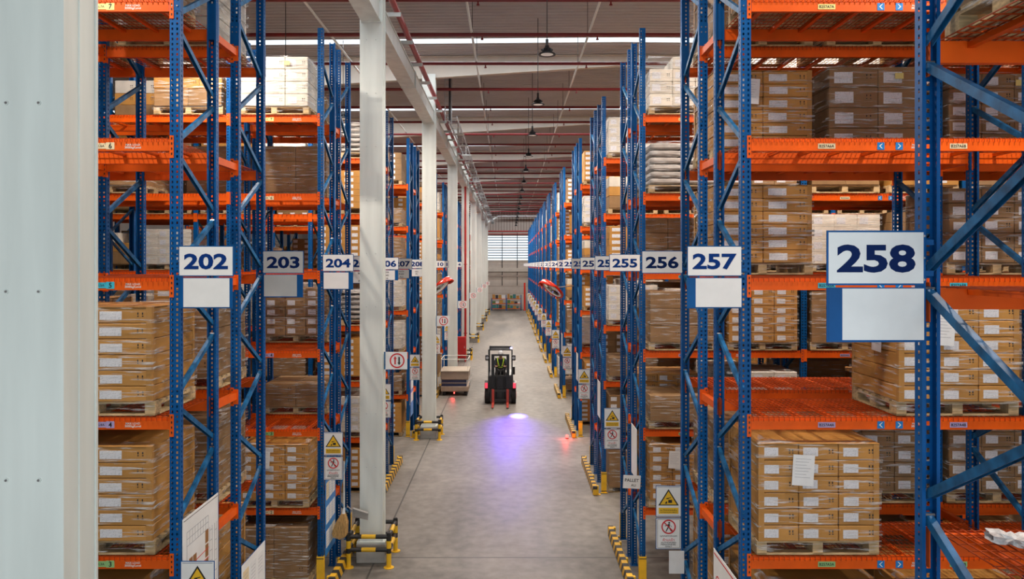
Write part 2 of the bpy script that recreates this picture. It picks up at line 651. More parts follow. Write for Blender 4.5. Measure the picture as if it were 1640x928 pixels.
def column_mesh(h):
    mb = MB()
    w = CX1 - CX0
    mb.box(0, w, 0, .02, 0, h, COLM)              # front flange
    mb.box(0, w, CD - .02, CD, 0, h, COLM)        # rear flange
    mb.box(w - .035, w - .01, .02, CD - .02, 0, h, COLM)
    mb.box(.01, .035, .02, CD - .02, 0, h, COLM)
    mb.box(w - .03, w - .002, CD * .5 - .015, CD * .5 + .015, 0, h, COLM)
    for z in range(1, int(h)):
        for x in (w * .30, w * .70):
            mb.tube((x, -.006, z + .42), (x, .0, z + .42), .012, COLM, 6)
            mb.tube((x, -.006, z + .42), (x, -.012, z + .42), .007, STEEL, 6)
    mb.box(-.05, w + .05, -.05, CD + .05, 0, .03, COLM)
    return mb.mesh('steel_column')


colm = column_mesh(11.35)
for k, y in enumerate(COLS[:9]):
    o = inst(colm, 'trim_%d' % (30 + k), None, (CX0, y, .36 if k else .0))
    struct(o)
    if k:
        pl = MB().box(-.06, CX1 - CX0 + .06, -.07, CD + .07, 0, .358, CONC).mesh('plinth')
        bevelled(pl, .015)
        struct(inst(pl, 'trim_%d' % (50 + k), None, (CX0, y, 0)))
for k in range(len(COLS) - 2):
    a, b = COLS[k] + CD + .003, COLS[k + 1] - .003
    mb = MB()
    mb.box(-2.76, -2.40, a, b, 10.12, 10.15, COLM)
    mb.box(-2.76, -2.40, a, b, 10.50, 10.53, COLM)
    mb.box(-2.74, -2.72, a, b, 10.15, 10.50, COLM)
    mb.box(-2.44, -2.42, a, b, 10.15, 10.50, COLM)
    for y in (a, b - .03, (a + b) / 2):
        mb.box(-2.77, -2.385, y, y + .03, 10.10, 10.54, COLM)
    struct(mb.build('trim_%d' % (70 + k)))

# pipes under the roof
k = 0
y = 8.3
pipe_no = ['first', 'second', 'third', 'fourth', 'fifth', 'sixth', 'seventh', 'eighth', 'ninth', 'tenth', 'eleventh', 'twelfth', 'thirteenth',
           'fourteenth', 'fifteenth', 'sixteenth', 'seventeenth', 'eighteenth', 'nineteenth', 'twentieth', 'twenty-first', 'twenty-second',
           'twenty-third', 'twenty-fourth', 'twenty-fifth', 'twenty-sixth', 'twenty-seventh', 'twenty-eighth', 'twenty-ninth', 'thirtieth', 'thirty-first']
PY = [17.35, 20.0, 22.85] + [26.2 + 3.0 * i for i in range(24)]
HANGER = MB().tube((0, 0, .0), (0, 0, .90), .008, DARK, 5).mesh('hanger_rod')
SPR = MB().lathe([(.018, 0), (.018, -.10), (.035, -.10), (.035, -.13), (.001, -.13)], PIPE, 8).mesh('sprinkler_head')
for k, y in enumerate(PY):
    t = empty('sprinkler_pipe', (0, y, 11.42))
    tag(t, 'dark red sprinkler pipe across the roof, %s from the camera' % pipe_no[k], 'pipe', 'sprinkler pipes across the roof')
    mb = MB().tube((-9, 0, 0), (14, 0, 0), .048, PIPE, 8)
    mb.build('pipe', t)
    for x in (-3.6, -.93, 2.0, 5.0):
        if y < 50:
            inst(HANGER, 'hanger_rod', t, (x, 0, 0))
            inst(SPR, 'sprinkler_head', t, (x + .25, 0, 0))

def roofline(x, z, r, y0, y1, m, name, label):
    mb = MB().tube((x, y0, z), (x, y1, z), r, m, 8)
    tag(mb.build(name), label, name.split('_')[-1])
roofline(-.95, 11.50, .03, 12, 96, WHITE, 'roof_conduit', 'thin white conduit running lengthwise under the roof left of the hanging lamps')
roofline(2.05, 11.50, .03, 12, 96, WHITE, 'roof_conduit', 'thin white conduit running lengthwise under the roof right of the hanging lamps')
roofline(-4.6, 11.50, .03, 12, 96, WHITE, 'roof_conduit', 'thin white conduit lengthwise under the roof over the left racks')
roofline(5.6, 11.50, .03, 12, 96, WHITE, 'roof_conduit', 'thin white conduit lengthwise under the roof over the right racks')

t = empty('water_main', (0, 0, 0))
tag(t, 'thick dark red pipe running lengthwise beside the white column tops', 'pipe')
MB().tube((-2.30, 8, 10.78), (-2.30, 90, 10.78), .065, RED, 12).build('pipe', t)
for i in range(40):
    y = 10 + 2.0 * i
    MB().box(-2.66, -2.20, y - .02, y + .02, 10.62, 10.70, WHITE).build('bracket', t)
t = empty('cable_ladder', (0, 0, 0))
tag(t, 'grey cable ladder dropping from the roof and running along the column tops', 'cable ladder')
mb = MB()
mb.box(-2.12, -2.09, 27.0, 95, 10.60, 10.68, STEEL); mb.box(-1.80, -1.77, 27.0, 95, 10.60, 10.68, STEEL)
for i in range(170):
    mb.box(-2.09, -1.80, 27 + .4 * i, 27.03 + .4 * i, 10.61, 10.63, STEEL)
mb.build('tray', t)
mb = MB()
mb.box(-2.20, -2.17, 26.9, 26.98, 10.4, 12.0, STEEL); mb.box(-1.98, -1.95, 26.9, 26.98, 10.4, 12.0, STEEL)
for i in range(8):
    mb.box(-2.17, -1.98, 26.92, 26.95, 10.5 + .2 * i, 10.53 + .2 * i, STEEL)
mb.tube((-2.02, 26.86, 10.5), (-2.02, 26.86, 12.0), .035, DARK)
mb.build('riser', t)
for i in range(24):
    y = 30 + 2.8 * i
    mb = MB().box(-2.15, -1.7, y, y + .05, 10.52, 10.58, WHITE).box(-1.96, -1.92, y, y + .05, 10.58, 11.0, WHITE)
    mb.build('bracket', t)

# ------------------------------------------------------------------ high bay lamps
LENS = mat('lamp_lens', (0.9, 0.85, 0.8), 0.4, emit=(1, .93, .86), estr=.12)
mb = MB()
mb.lathe([(.02, .20), (.045, .19), (.055, .09), (.11, .05), (.17, .02), (.185, .0), (.18, -.012), (.13, .0)], DARK, 20)
for i in range(10):
    t_ = 2 * PI * i / 10
    mb.bar((.03 * math.cos(t_), .03 * math.sin(t_), .12), (.11 * math.cos(t_), .11 * math.sin(t_), .07), .008, .07, DARK)
housing = mb.mesh('housing', True)
lens = MB().lathe([(0.001, .0), (.13, .0)], LENS, 20).mesh('lens')
rod = MB().tube((0, 0, .19), (0, 0, 2.40), .009, DARK, 6).tube((0, 0, .19), (0, 0, .32), .03, DARK, 8).mesh('hanging_rod')
lamp_no = 0
for i in range(17):
    y = 6.2 + 5.15 * i
    t = empty('high_bay_light', (.80, y, 9.98))
    tag(t, 'black hanging high bay lamp over the main aisle, %s from the camera' % pipe_no[i], 'lamp', 'hanging lamps over the main aisle')
    inst(housing, 'housing', t); inst(lens, 'lens', t); inst(rod, 'hanging_rod', t)
    area('high_bay_lamp', (.80, y, 9.95), (0, 0, 0), .34, .34, LAMP_W * (.6 if i < 3 else 1.0 if i < 5 else 1.6), WARM, 'DISK')

# ------------------------------------------------------------------ pallet racks
TOP_Z = 9.68


def zl(level):
    return 5.375 + 1.365 * (level - 5)


def holed(mb, org, ux, uz, width, height, cols, hw, hh, pitch, m):
    """a sheet in plane (ux,uz) from org with rows of holes at the columns"""
    org, ux, uz = Vector(org), Vector(ux), Vector(uz)
    xs = [0.0]
    for c in cols:
        xs += [c - hw / 2, c + hw / 2]
    xs.append(width)
    zs = [0.0]
    n = int(height / pitch)
    for i in range(n):
        z = (i + .5) * pitch
        zs += [z - hh / 2, z + hh / 2]
    zs.append(height)
    nx = len(xs)
    vs = [org + ux * x + uz * z for z in zs for x in xs]
    fs = []
    for j in range(len(zs) - 1):
        if j % 2 == 0:          # between the holes: one full strip
            for i in range(nx - 1):
                fs.append((j * nx + i, j * nx + i + 1, (j + 1) * nx + i + 1, (j + 1) * nx + i))
        else:
            for i in range(0, nx - 1, 2):
                fs.append((j * nx + i, j * nx + i + 1, (j + 1) * nx + i + 1, (j + 1) * nx + i))
    mb.add(vs, fs, m)


def upright_mesh(detail):
    mb = MB()
    if detail:
        holed(mb, (-.05, 0, 0), (1, 0, 0), (0, 0, 1), .10, TOP_Z, (.026, .074), .017, .024, .05, BLUE)
        holed(mb, (-.05, 0, 0), (0, 1, 0), (0, 0, 1), .075, TOP_Z, (.045,), .015, .024, .05, BLUE)
        holed(mb, (.05, 0, 0), (0, 1, 0), (0, 0, 1), .075, TOP_Z, (.045,), .015, .024, .05, BLUE)
    else:
        mb.box(-.05, .05, 0, .003, 0, TOP_Z, BLUE)
        mb.box(-.05, -.047, 0.003, .075, 0, TOP_Z, BLUE)
        mb.box(.047, .05, 0.003, .075, 0, TOP_Z, BLUE)
    mb.box(-.05, -.03, .075, .079, 0, TOP_Z, BLUE)
    mb.box(.03, .05, .075, .079, 0, TOP_Z, BLUE)
    mb.box(-.07, .07, -.03, .11, 0, .008, BLUE)
    if detail:               # splice plate with bolts
        mb.box(-.0535, .0535, -.003, .05, 8.05, 8.45, BLUE)
        for z in (8.10, 8.16, 8.34, 8.40):
            for x in (-.025, .025):
                mb.tube((x, -.003, z), (x, -.010, z), .008, STEEL, 6)
    return mb.mesh('upright')


UP_D, UP_S = upright_mesh(True), upright_mesh(False)


def brace_mesh(dy, dz):
    """one channel brace from the origin to (0,dy,dz)"""
    mb = MB()
    mb.bar((0, 0, 0), (0, dy, dz), .032, .006, BRACE)
    d = Vector((0, dy, dz)).normalized()
    nrm = Vector((0, -d.z, d.y)) * (1 if d.y > 0 else -1)
    for s_ in (-1, 1):
        o_ = Vector((s_ * .017, 0, 0)) - nrm * .022
        mb.bar(o_, o_ + Vector((0, dy, dz)), .005, .05, BRACE, up=nrm)
    for e in (Vector((0, 0, 0)) + d * .02, Vector((0, dy, dz)) - d * .02):
        mb.tube(e + Vector((-.03, 0, 0)), e + Vector((.03, 0, 0)), .009, STEEL, 6)
    return mb.mesh('brace')


BRC = {}


def brace(dy, dz):
    k = (round(dy, 3), round(dz, 3))
    if k not in BRC:
        BRC[k] = brace_mesh(*k)
    return BRC[k]


def beam_mesh(L, conn):
    mb = MB()
    sec = [(0, -.06), (.05, -.06), (.05, .06), (.022, .06), (.022, .03), (0, .03)]
    mb.prismx(sec, .003, L - .003, ORANGE)
    if conn:
        for x0 in (0, L):
            s_ = 1 if x0 == 0 else -1
            a, b = sorted((x0, x0 - s_ * .055))
            mb.box(a, b, -.006, -.002, -.12, .09, ORANGE)
    return mb.mesh('beam')


def connector_mesh():
    mb = MB()
    mb.box(-.02, .02, -.007, -.002, -.13, .09, ORANGE)
    mb.box(.017, .021, -.002, .045, -.13, .09, ORANGE)
    for z in (-.10, -.05, 0, .05):
        mb.box(-.004, .008, -.009, -.006, z, z + .022, DARK)
    return mb.mesh('beam_connector')


CONN = connector_mesh()
BEAM = {}


def beam(L, conn):
    k = (L, conn)
    if k not in BEAM:
        BEAM[k] = beam_mesh(L, conn)
    return BEAM[k]


DECK = {}


def deck(w, dep, fine):
    k = (w, dep, fine)
    if k not in DECK:
        mb = MB()
        n = int(w / (.05 if fine else .1))
        r = .0028 if fine else .005
        for i in range(n + 1):
            x = w * i / n
            mb.bar((x, -.015, 0), (x, dep + .015, 0), r * 2, r * 2, DECKM)
            mb.bar((x, -.012, 0), (x, -.012, -.045), r * 2, r * 2, DECKM)
        q = 10 if fine else 6
        for i in range(q + 1):
            y_ = dep * i / q
            mb.bar((0, y_, -.005), (w, y_, -.005), r * 2.2, r * 2.2, DECKM)
        for i in range(4):
            x = w * (i + .5) / 4
            mb.box(x - .02, x + .02, .053, dep - .053, -.045, -.012, ORANGE)
        DECK[k] = mb.mesh('wire_deck')
    return DECK[k]


XR, XL = 2.27, -3.22          # aisle-side faces of the rack ends
D = [(7.70, 8.73, 9.38, 10.41), (13.65, 14.63, 15.02, 16.03), (19.2, 20.23, 20.95, 21.98), (25.5, 26.53, 27.3, 28.33),
     (33.0, 34.03, 34.3, 35.3)] + [(39.1 + 5.75 * i, 40.13 + 5.75 * i, 40.6 + 5.75 * i, 41.6 + 5.75 * i) for i in range(10)]
NBR = [2, 3, 4, 3] + [1] * 11
NBL = [2, 2, 3, 3] + [2] * 11


def bays(side, n):
    """list of (x0, length) of the clear bays, upright centres"""
    out = []; ups = []
    if side > 0:
        x = XR + .05
        ups.append(x)
        for i in range(n):
            out.append((x + .05, 2.70)); x += 2.80; ups.append(x)
    else:
        x = XL - .05
        ups.append(x)
        for i in range(n):
            L = 1.48 if i == 0 else 2.70
            out.append((x - .05 - L, L)); x -= L + .10; ups.append(x)
    return out, ups


def slots(side, bs):
    r = []
    for i, (x0, L) in enumerate(bs):
        if L < 2:
            r.append(x0 + L / 2 - .01)
        elif side > 0:
            r += [x0 + .66, x0 + 2.03]
        else:
            r += [x0 + L - .66, x0 + L - 2.03]
    return r


def rack(side, d, n, rows, near, label, only=None):
    """a back-to-back rack; d = front/rear faces of both rows; rows = which rows are built"""
    root = empty('pallet_rack', ((XR if side > 0 else XL), d[0], 0))
    rx, ry = root.location.x, root.location.y
    tag(root, label, 'pallet rack', 'pallet racks on the %s of the aisle' % ('right' if side > 0 else 'left'))
    bs, ups = bays(side, n)
    P = lambda x, y, z=0: (x - rx, y - ry, z)
    for r in rows:
        a, b = (d[0], d[1]) if r == 0 else (d[2], d[3])
        for ui, x in enumerate(ups):
            fine = near <= 3 and (ui < 2 or near <= 1)
            me = UP_D if fine else UP_S
            inst(me, 'upright', root, P(x, a), 0)
            inst(me, 'upright', root, P(x, b), PI)
            # aisle face is a for row 0, b for row 1
            dep = b - a - .08
            ya, yb = (a + .04, b - .04) if r == 0 else (b - .04, a + .04)
            sg = 1 if r == 0 else -1
            zs = []
            z = .5
            while z < 9.2:
                zs.append((z + .06, z + .565, 1))           # aisle side to rear, rising
                zs.append((z + .685, z + 1.19, -1))         # rear to aisle side, rising
                z += 1.25
            if near <= 2 and ui < 2:
                for z0, z1, s_ in zs:
                    if s_ > 0:
                        inst(brace(sg * dep, z1 - z0), 'brace', root, P(x, ya, z0))
                    else:
                        inst(brace(-sg * dep, z1 - z0), 'brace', root, P(x, yb, z0))
            else:
                key = ('bracing', round(sg * dep, 3))
                if key not in BRC:
                    mb = MB()
                    for z0, z1, s_ in zs:
                        p0, p1 = ((0, 0, z0), (0, sg * dep, z1)) if s_ > 0 else ((0, sg * dep, z0), (0, 0, z1))
                        mb.bar(p0, p1, .035, .045, BRACE)
                    BRC[key] = mb.mesh('bracing')
                inst(BRC[key], 'bracing', root, P(x, ya, 0))
        for bi, (x0, L) in enumerate(bs):
            for lv in range(2, 8):
                for yy, rz in ((a, 0), (b, PI)):
                    sep = near <= 2 and bi == 0 and ((yy == a and r == 0) or (yy == a and r == 1) or near <= 1)
                    o = inst(beam(L, not sep), 'beam', root, P(x0 if rz == 0 else x0 + L, yy, zl(lv)), rz)
                    if sep:
                        inst(CONN, 'beam_connector', o, (-.02, 0, 0))
                        c = inst(CONN, 'beam_connector', o, (L + .02, 0, 0))
                    if r == 0 and yy == a and near <= 2:
                        beam_marks(o, side, near, bi, L, lv)
                ns = 2 if L > 2 else 1
                w = L / ns - .04
                for s_ in range(ns):
                    inst(deck(round(w, 3), round(b - a, 3), near <= 2), 'wire_deck', root, P(x0 + .02 + s_ * (w + .04), a, zl(lv) + .066))
    if len(rows) == 2:
        for x in ups[:2]:
            for lv in range(2, 8):
                mb_key = ('spacer', round(d[2] - d[1], 3))
                if mb_key not in BRC:
                    g = d[2] - d[1]
                    BRC[mb_key] = MB().box(-.03, .03, 0, g, -.05, .03, ORANGE).box(-.045, .045, 0, .005, -.11, .07, ORANGE).box(-.045, .045, g - .005, g, -.11, .07, ORANGE).mesh('row_spacer')
                inst(BRC[mb_key], 'row_spacer', root, P(x, d[1], zl(lv)))
    return root


ARR = {}


def arrow_mesh(s_):
    if s_ not in ARR:
        mb = MB().box(-.035, .035, -.003, 0, -.036, .036, ARROWB)
        pts = [(-.018, 0), (.008, .024), (.018, .024), (-.006, 0), (.018, -.024), (.008, -.024)]
        pts = [(x * s_, z) for x, z in pts]
        if s_ < 0:
            pts = pts[::-1]
        mb.prism(pts, -.005, -.003, WHITE)
        ARR[s_] = mb.mesh('arrow_sticker')
    return ARR[s_]


LVCOL = {7: PALEY, 6: CREAML, 5: CYANL, 4: LILAC, 3: GREENL, 2: CREAML}


def beam_marks(o, side, near, bi, L, lv):
    c = LVCOL[lv]
    if side > 0:
        if near == 1:
            names = ['B257A%d%s' % (lv, 'AB'[q]) if bi == 0 else 'B257B%d%s' % (lv, 'AB'[q]) for q in (0, 1)]
            for q in (0, 1):
                mb = MB().box(-.085, .085, -.003, 0, -.026, .026, c).text(names[q], 0, 0, .028, BLACK, -.003, bold=.01, width=.145)
                mb.build('location_label', o, ((.66, 2.03)[q] + (.08 if q == 0 else 0), 0, -.014))
        else:
            mb = MB().box(-.085, .085, -.003, 0, -.024, .024, c).text('B255A%d%s' % (lv, 'A'), 0, 0, .026, BLACK, -.003, width=.14)
            mb.build('location_label', o, (.66, 0, -.014))
        inst(arrow_mesh(1), 'arrow_sticker', o, (1.27, 0, -.014))
        inst(arrow_mesh(-1), 'arrow_sticker', o, (1.45, 0, -.014))
        mb = MB().text('MAX LOAD', 0, .012, .018, WHITE, 0, bold=.01).text('3000kg/Level', 0, -.016, .020, WHITE, 0, bold=.01)
        mb.build('load_marking', o, (1.64, 0, -.014))
    elif bi == 0:
        n = '202' if near == 1 else '204'
        mb = MB().box(-.11, .03, -.003, 0, -.028, .028, c).text(n + 'L%dA' % lv, -.042, 0, .024, BLACK, -.003, width=.11)
        mb.box(.03, .11, -.003, 0, -.034, .034, c).text('%d' % lv, .07, 0, .048, BLACK, -.003, bold=.015)
        mb.build('location_label', o, (L - .67 + (.02 if near == 1 else -.2), 0, -.012))
        mb = MB().text('MAX LOAD', 0, .013, .020, WHITE, 0, bold=.01).text('3000kg/Level', 0, -.016, .022, WHITE, 0, bold=.01)
        mb.build('load_marking', o, (L - .36, 0, -.014))

# ---- build the racks, both sides
for k, d in enumerate(D):
    nr, nl = 257 - 2 * k, 202 + 2 * k
    rack(1, d, NBR[k], (0, 1), k + 1, 'blue and orange pallet rack with the aisle-%d and aisle-%d signs on its end' % (nr, nr - 1))
    if k < 13:
        rack(-1, d, NBL[k], (0, 1), k + 1, 'blue and orange pallet rack with the aisle-%d and aisle-%d signs on its end' % (nl, nl + 1))
rack(1, (2.4, 3.4, 3.37, 4.40), 1, (1,), 1, 'blue and orange pallet rack with the large aisle-258 sign on its end')

# ------------------------------------------------------------------ pallets and their loads
def pallet_mesh():
    mb = MB()
    w, d = 1.2, 1.0
    for i in range(7):
        y = -d / 2 + .05 + i * (d - .1) / 6
        mb.box(-w / 2, w / 2, y - .048, y + .048, .118, .138, WOOD)
    for x in (-w / 2 + .05, 0, w / 2 - .05):
        mb.box(x - .05, x + .05, -d / 2, d / 2, .098, .118, WOOD)
        for y in (-d / 2 + .07, 0, d / 2 - .07):
            mb.box(x - .05, x + .05, y - .07, y + .07, .02, .098, WOOD)
        mb.box(x - .05, x + .05, -d / 2, d / 2, 0, .02, WOOD)
    for y in (-d / 2 + .05, d / 2 - .05):
        mb.box(-w / 2, w / 2, y - .05, y + .05, 0, .0195, WOOD)
    return mb.mesh('pallet')


PAL = pallet_mesh()
CART = {}


def carton_mesh(sx, sy, sz, m):
    k = (sx, sy, sz, m.name)
    if k not in CART:
        mb = MB().box(-sx / 2, sx / 2, -sy / 2, sy / 2, 0, sz, m)
        me = bevelled(mb.mesh('carton'), .007)
        # tape over the flaps, printed marks
        mb2 = MB()
        mb2.v = [tuple(v.co) for v in me.vertices]; mb2.f = [tuple(p.vertices) for p in me.polygons]
        mb2.mats = [m]; mb2.m = [0] * len(mb2.f)
        mb2.box(-sx / 2 + .002, sx / 2 - .002, -.025, .025, sz, sz + .0012, TAPE)
        for x in (.26, .34):
            mb2.box(sx * x, sx * x + .012, -sy / 2 - .001, -sy / 2, sz * .55, sz * .55 + .022, BLACK)
            mb2.box(sx * x, sx * x + .014, -sy / 2 - .001, -sy / 2, sz * .42, sz * .42 + .010, BLACK)
        bpy.data.meshes.remove(me)
        CART[k] = mb2.mesh('carton')
    return CART[k]


LABC = {}


def label_mesh(w, h):
    if (w, h) not in LABC:
        LABC[(w, h)] = MB().box(-w / 2, w / 2, -.0012, 0, -h / 2, h / 2, LABEL).mesh('carton_label')
    return LABC[(w, h)]


# kind: columns across, rows deep, layers, carton size, cardboard, label?
KINDS = {
    'labelled': (3, 2, 6, (.385, .52, .155), KRAFT, 1, 'small labelled cartons'),
    'labelled_low': (3, 2, 4, (.385, .52, .155), KRAFT, 1, 'low labelled cartons'),
    'two_wide': (2, 2, 6, (.57, .52, .150), KRAFT, 1, 'wide labelled cartons'),
    'dull': (2, 2, 3, (.58, .52, .29), KRAFTD, 0, 'big plain cartons'),
    'dull_labelled': (3, 2, 5, (.385, .52, .175), KRAFTD, 1, 'dull labelled cartons'),
    'white': (3, 2, 4, (.39, .52, .21), KRAFTW, 1, 'pale cartons'),
    'low': (2, 2, 2, (.58, .52, .22), KRAFTD, 0, 'low plain cartons'),
    'tall': (2, 2, 4, (.58, .52, .24), KRAFTD, 1, 'tall plain cartons'),
    'sacks': None,
    'mixed': None,
}
WRAPC = {}


def wrap_mesh(w, d, z0, z1, seed, skew=0.0):
    k = (w, d, z0, z1, seed)
    if k not in WRAPC:
        rg = random.Random(seed)
        vs = []; fs = []
        n = 10
        per = []
        for i in range(n): per.append((-w / 2 + w * i / n, -d / 2))
        for i in range(n): per.append((w / 2, -d / 2 + d * i / n))
        for i in range(n): per.append((w / 2 - w * i / n, d / 2))
        for i in range(n): per.append((-w / 2, d / 2 - d * i / n))
        L = 12
        for j in range(L + 1):
            z = z0 + (z1 - z0) * j / L
            for i, (x, y) in enumerate(per):
                q = rg.uniform(0.0, .014)
                zz = z + (rg.uniform(-.02, .02) if j in (0,) else 0)
                vs.append((x + (q if x > 0 else -q) * (abs(x) > w / 2 - .01), y + (q if y > 0 else -q) * (abs(y) > d / 2 - .01), zz))
        m = len(per)
        for j in range(L):
            for i in range(m):
                fs.append((j * m + i, j * m + (i + 1) % m, (j + 1) * m + (i + 1) % m, (j + 1) * m + i))
        # film folded in over the top edge, rising a little towards the middle
        b0 = L * m
        for i, (x, y) in enumerate(per):
            vs.append((x * .80, y * .80, z1 + .012 + rg.uniform(0, .02)))
        b1 = (L + 1) * m
        for i in range(m):
            fs.append((b0 + i, b0 + (i + 1) % m, b1 + (i + 1) % m, b1 + i))
        WRAPC[k] = MB().add(vs, fs, FILM).mesh('stretch_wrap', True)
    return WRAPC[k]


MERG = {}


def merged_stack(kind):
    if kind not in MERG:
        nx, ny, nz, (sx, sy, sz), m, lab, _ = KINDS[kind]
        mb = MB()
        for k in range(nz):
            for j in range(ny):
                for i in range(nx):
                    x = (i - (nx - 1) / 2) * (sx + .006); y = (j - (ny - 1) / 2) * (sy + .004)
                    mb.box(x - sx / 2, x + sx / 2, y - sy / 2, y + sy / 2, k * (sz + .004), k * (sz + .004) + sz, m)
                    if lab and j == 0:
                        mb.box(x - sx * .40, x - sx * .02, y - sy / 2 - .0015, y - sy / 2, k * (sz + .004) + sz * .2, k * (sz + .004) + sz * .75, LABEL)
        MERG[kind] = mb.mesh('carton_stack')
    return MERG[kind]


def sack_mesh(seed):
    k = 'sack%d' % seed
    if k not in MERG:
        rg = random.Random(seed)
        bm = bmesh.new()
        bmesh.ops.create_cube(bm, size=1)
        bmesh.ops.subdivide_edges(bm, edges=list(bm.edges), cuts=4, use_grid_fill=True)
        for v in bm.verts:
            x, y, z = v.co
            e = 1 - (max(abs(x), abs(y)) * 2) ** 6 * .55
            v.co = Vector((x * .57, y * .50 * 1.0, z * .135 * e)) + Vector((rg.uniform(-1, 1), rg.uniform(-1, 1), rg.uniform(-1, 1))) * .006
        me = bpy.data.meshes.new('sack')
        bm.to_mesh(me); bm.free()
        me.materials.append(BAG)
        me.polygons.foreach_set('use_smooth', [True] * len(me.polygons))
        MERG[k] = me
    return MERG[k]


SHEET = MB().box(-.105, .105, -.0015, 0, -.15, .15, PAPER)
for i in range(7):
    SHEET.box(-.08, .07 - .02 * (i % 3), -.0022, -.0015, .11 - .03 * i, .113 - .03 * i, mat('grey_print', (.35, .36, .4), .5))
SHEET = SHEET.mesh('shipping_sheet')
YTAG = MB().box(-.05, .05, -.0015, 0, -.035, .035, PALEY).mesh('yellow_tag')


EB = {}


def edge_board(h):
    h = round(h, 3)
    if h not in EB:
        EB[h] = MB().box(0, .055, 0, .004, 0, h, KRAFT).box(0, .004, .004, .055, 0, h, KRAFT).mesh('edge_board')
    return EB[h]


def top_sheet(w, d):
    k = (round(w, 3), round(d, 3))
    if k not in EB:
        EB[k] = MB().box(-w / 2 - .005, w / 2 + .005, -d / 2 - .005, d / 2 + .005, 0, .005, KRAFT).mesh('top_sheet')
    return EB[k]


key_like = False


def pallet_load(kind, x, y, z, label, group, detail, seed, name='pallet_load', sheet=False, tagy=False, rz=0.0):
    rg = random.Random(seed)
    root = empty(name, (x, y, z), rz)
    tag(root, label, 'pallet of goods', group)
    inst(PAL, 'pallet', root)
    zt = .140
    if kind == 'sacks':
        n = 6
        for k in range(n):
            for s_ in (-.29, .29):
                for t_ in ((-.25, .25) if detail else (0,)):
                    o = inst(sack_mesh(k % 3), 'sack', root, (s_ + rg.uniform(-.01, .01), t_, zt + .068 + k * .122), rg.uniform(-.03, .03))
                    if not detail:
                        o.scale = (1, 2, 1)
        top = zt + n * .122 + .02; w, d = 1.17, 1.03
    elif kind == 'mixed':
        # a lower course of big cartons, an upper course of other sizes
        courses = [((.58, .52, .30), KRAFTD, 2), ((.39, .52, .22), KRAFT, 3), ((.39, .52, .24), KRAFTW, 2)]
        zz = zt
        for (sx, sy, sz), m, nx in courses:
            me = carton_mesh(sx, sy, sz, m)
            for i in range(nx):
                for j in (-.5, .5):
                    inst(me, 'carton', root, ((i - (nx - 1) / 2) * (sx + .005) - (.19 if nx == 2 and sx < .5 else 0), j * (sy + .004), zz))
            zz += sz + .002
        top = zz; w, d = 1.18, 1.06
    else:
        nx, ny, nz, (sx, sy, sz), m, lab, _ = KINDS[kind]
        w, d = nx * (sx + .006), ny * (sy + .004)
        top = zt + nz * (sz + .004)
        if detail:
            me = carton_mesh(sx, sy, sz, m)
            lm = label_mesh(round(sx * .38, 3), round(sz * .55, 3))
            for k in range(nz):
                for j in range(ny):
                    for i in range(nx):
                        if kind == 'white' and k == nz - 1 and i == 0:
                            continue
                        o = inst(me, 'carton', root, ((i - (nx - 1) / 2) * (sx + .006) + rg.uniform(-.002, .002), (j - (ny - 1) / 2) * (sy + .004) + rg.uniform(-.002, .002), zt + k * (sz + .004)))
                        if lab and j == 0:
                            inst(lm, 'carton_label', o, (-sx * .20 + rg.uniform(-.006, .006), -sy / 2 - .0002, sz * .48 + rg.uniform(-.006, .006)))
        else:
            inst(merged_stack(kind), 'carton_stack', root, (0, 0, zt))
    if detail or kind in ('sacks', 'dull', 'low', 'white', 'tall'):
        inst(wrap_mesh(round(w + .03, 3), round(d + .03, 3), .06, round(top + .008, 3), seed % 3), 'stretch_wrap', root)
    if kind in ('labelled', 'two_wide') and (detail or key_like):
        inst(edge_board(top - .14), 'edge_board', root, (-w / 2 - .003, -d / 2 - .003, .14), 0)
        inst(edge_board(top - .14), 'edge_board', root, (w / 2 + .003, -d / 2 - .003, .14), PI / 2)
        inst(edge_board(top - .14), 'edge_board', root, (w / 2 + .003, d / 2 + .003, .14), PI)
        inst(edge_board(top - .14), 'edge_board', root, (-w / 2 - .003, d / 2 + .003, .14), -PI / 2)
        inst(top_sheet(w, d), 'top_sheet', root, (0, 0, top))
    if sheet == 2:
        inst(SHEET, 'shipping_sheet', root, (-w / 2 - .034, -d * .12, top - .35), rot=(0, .04, -PI / 2))
    if sheet:
        inst(SHEET, 'shipping_sheet', root, (-w * .14, -d / 2 - .034, top - .25), rot=(0, .06, 0))
    if tagy:
        inst(YTAG, 'yellow_tag', root, (w * .2, -d / 2 - .034, top - .12))
    return root


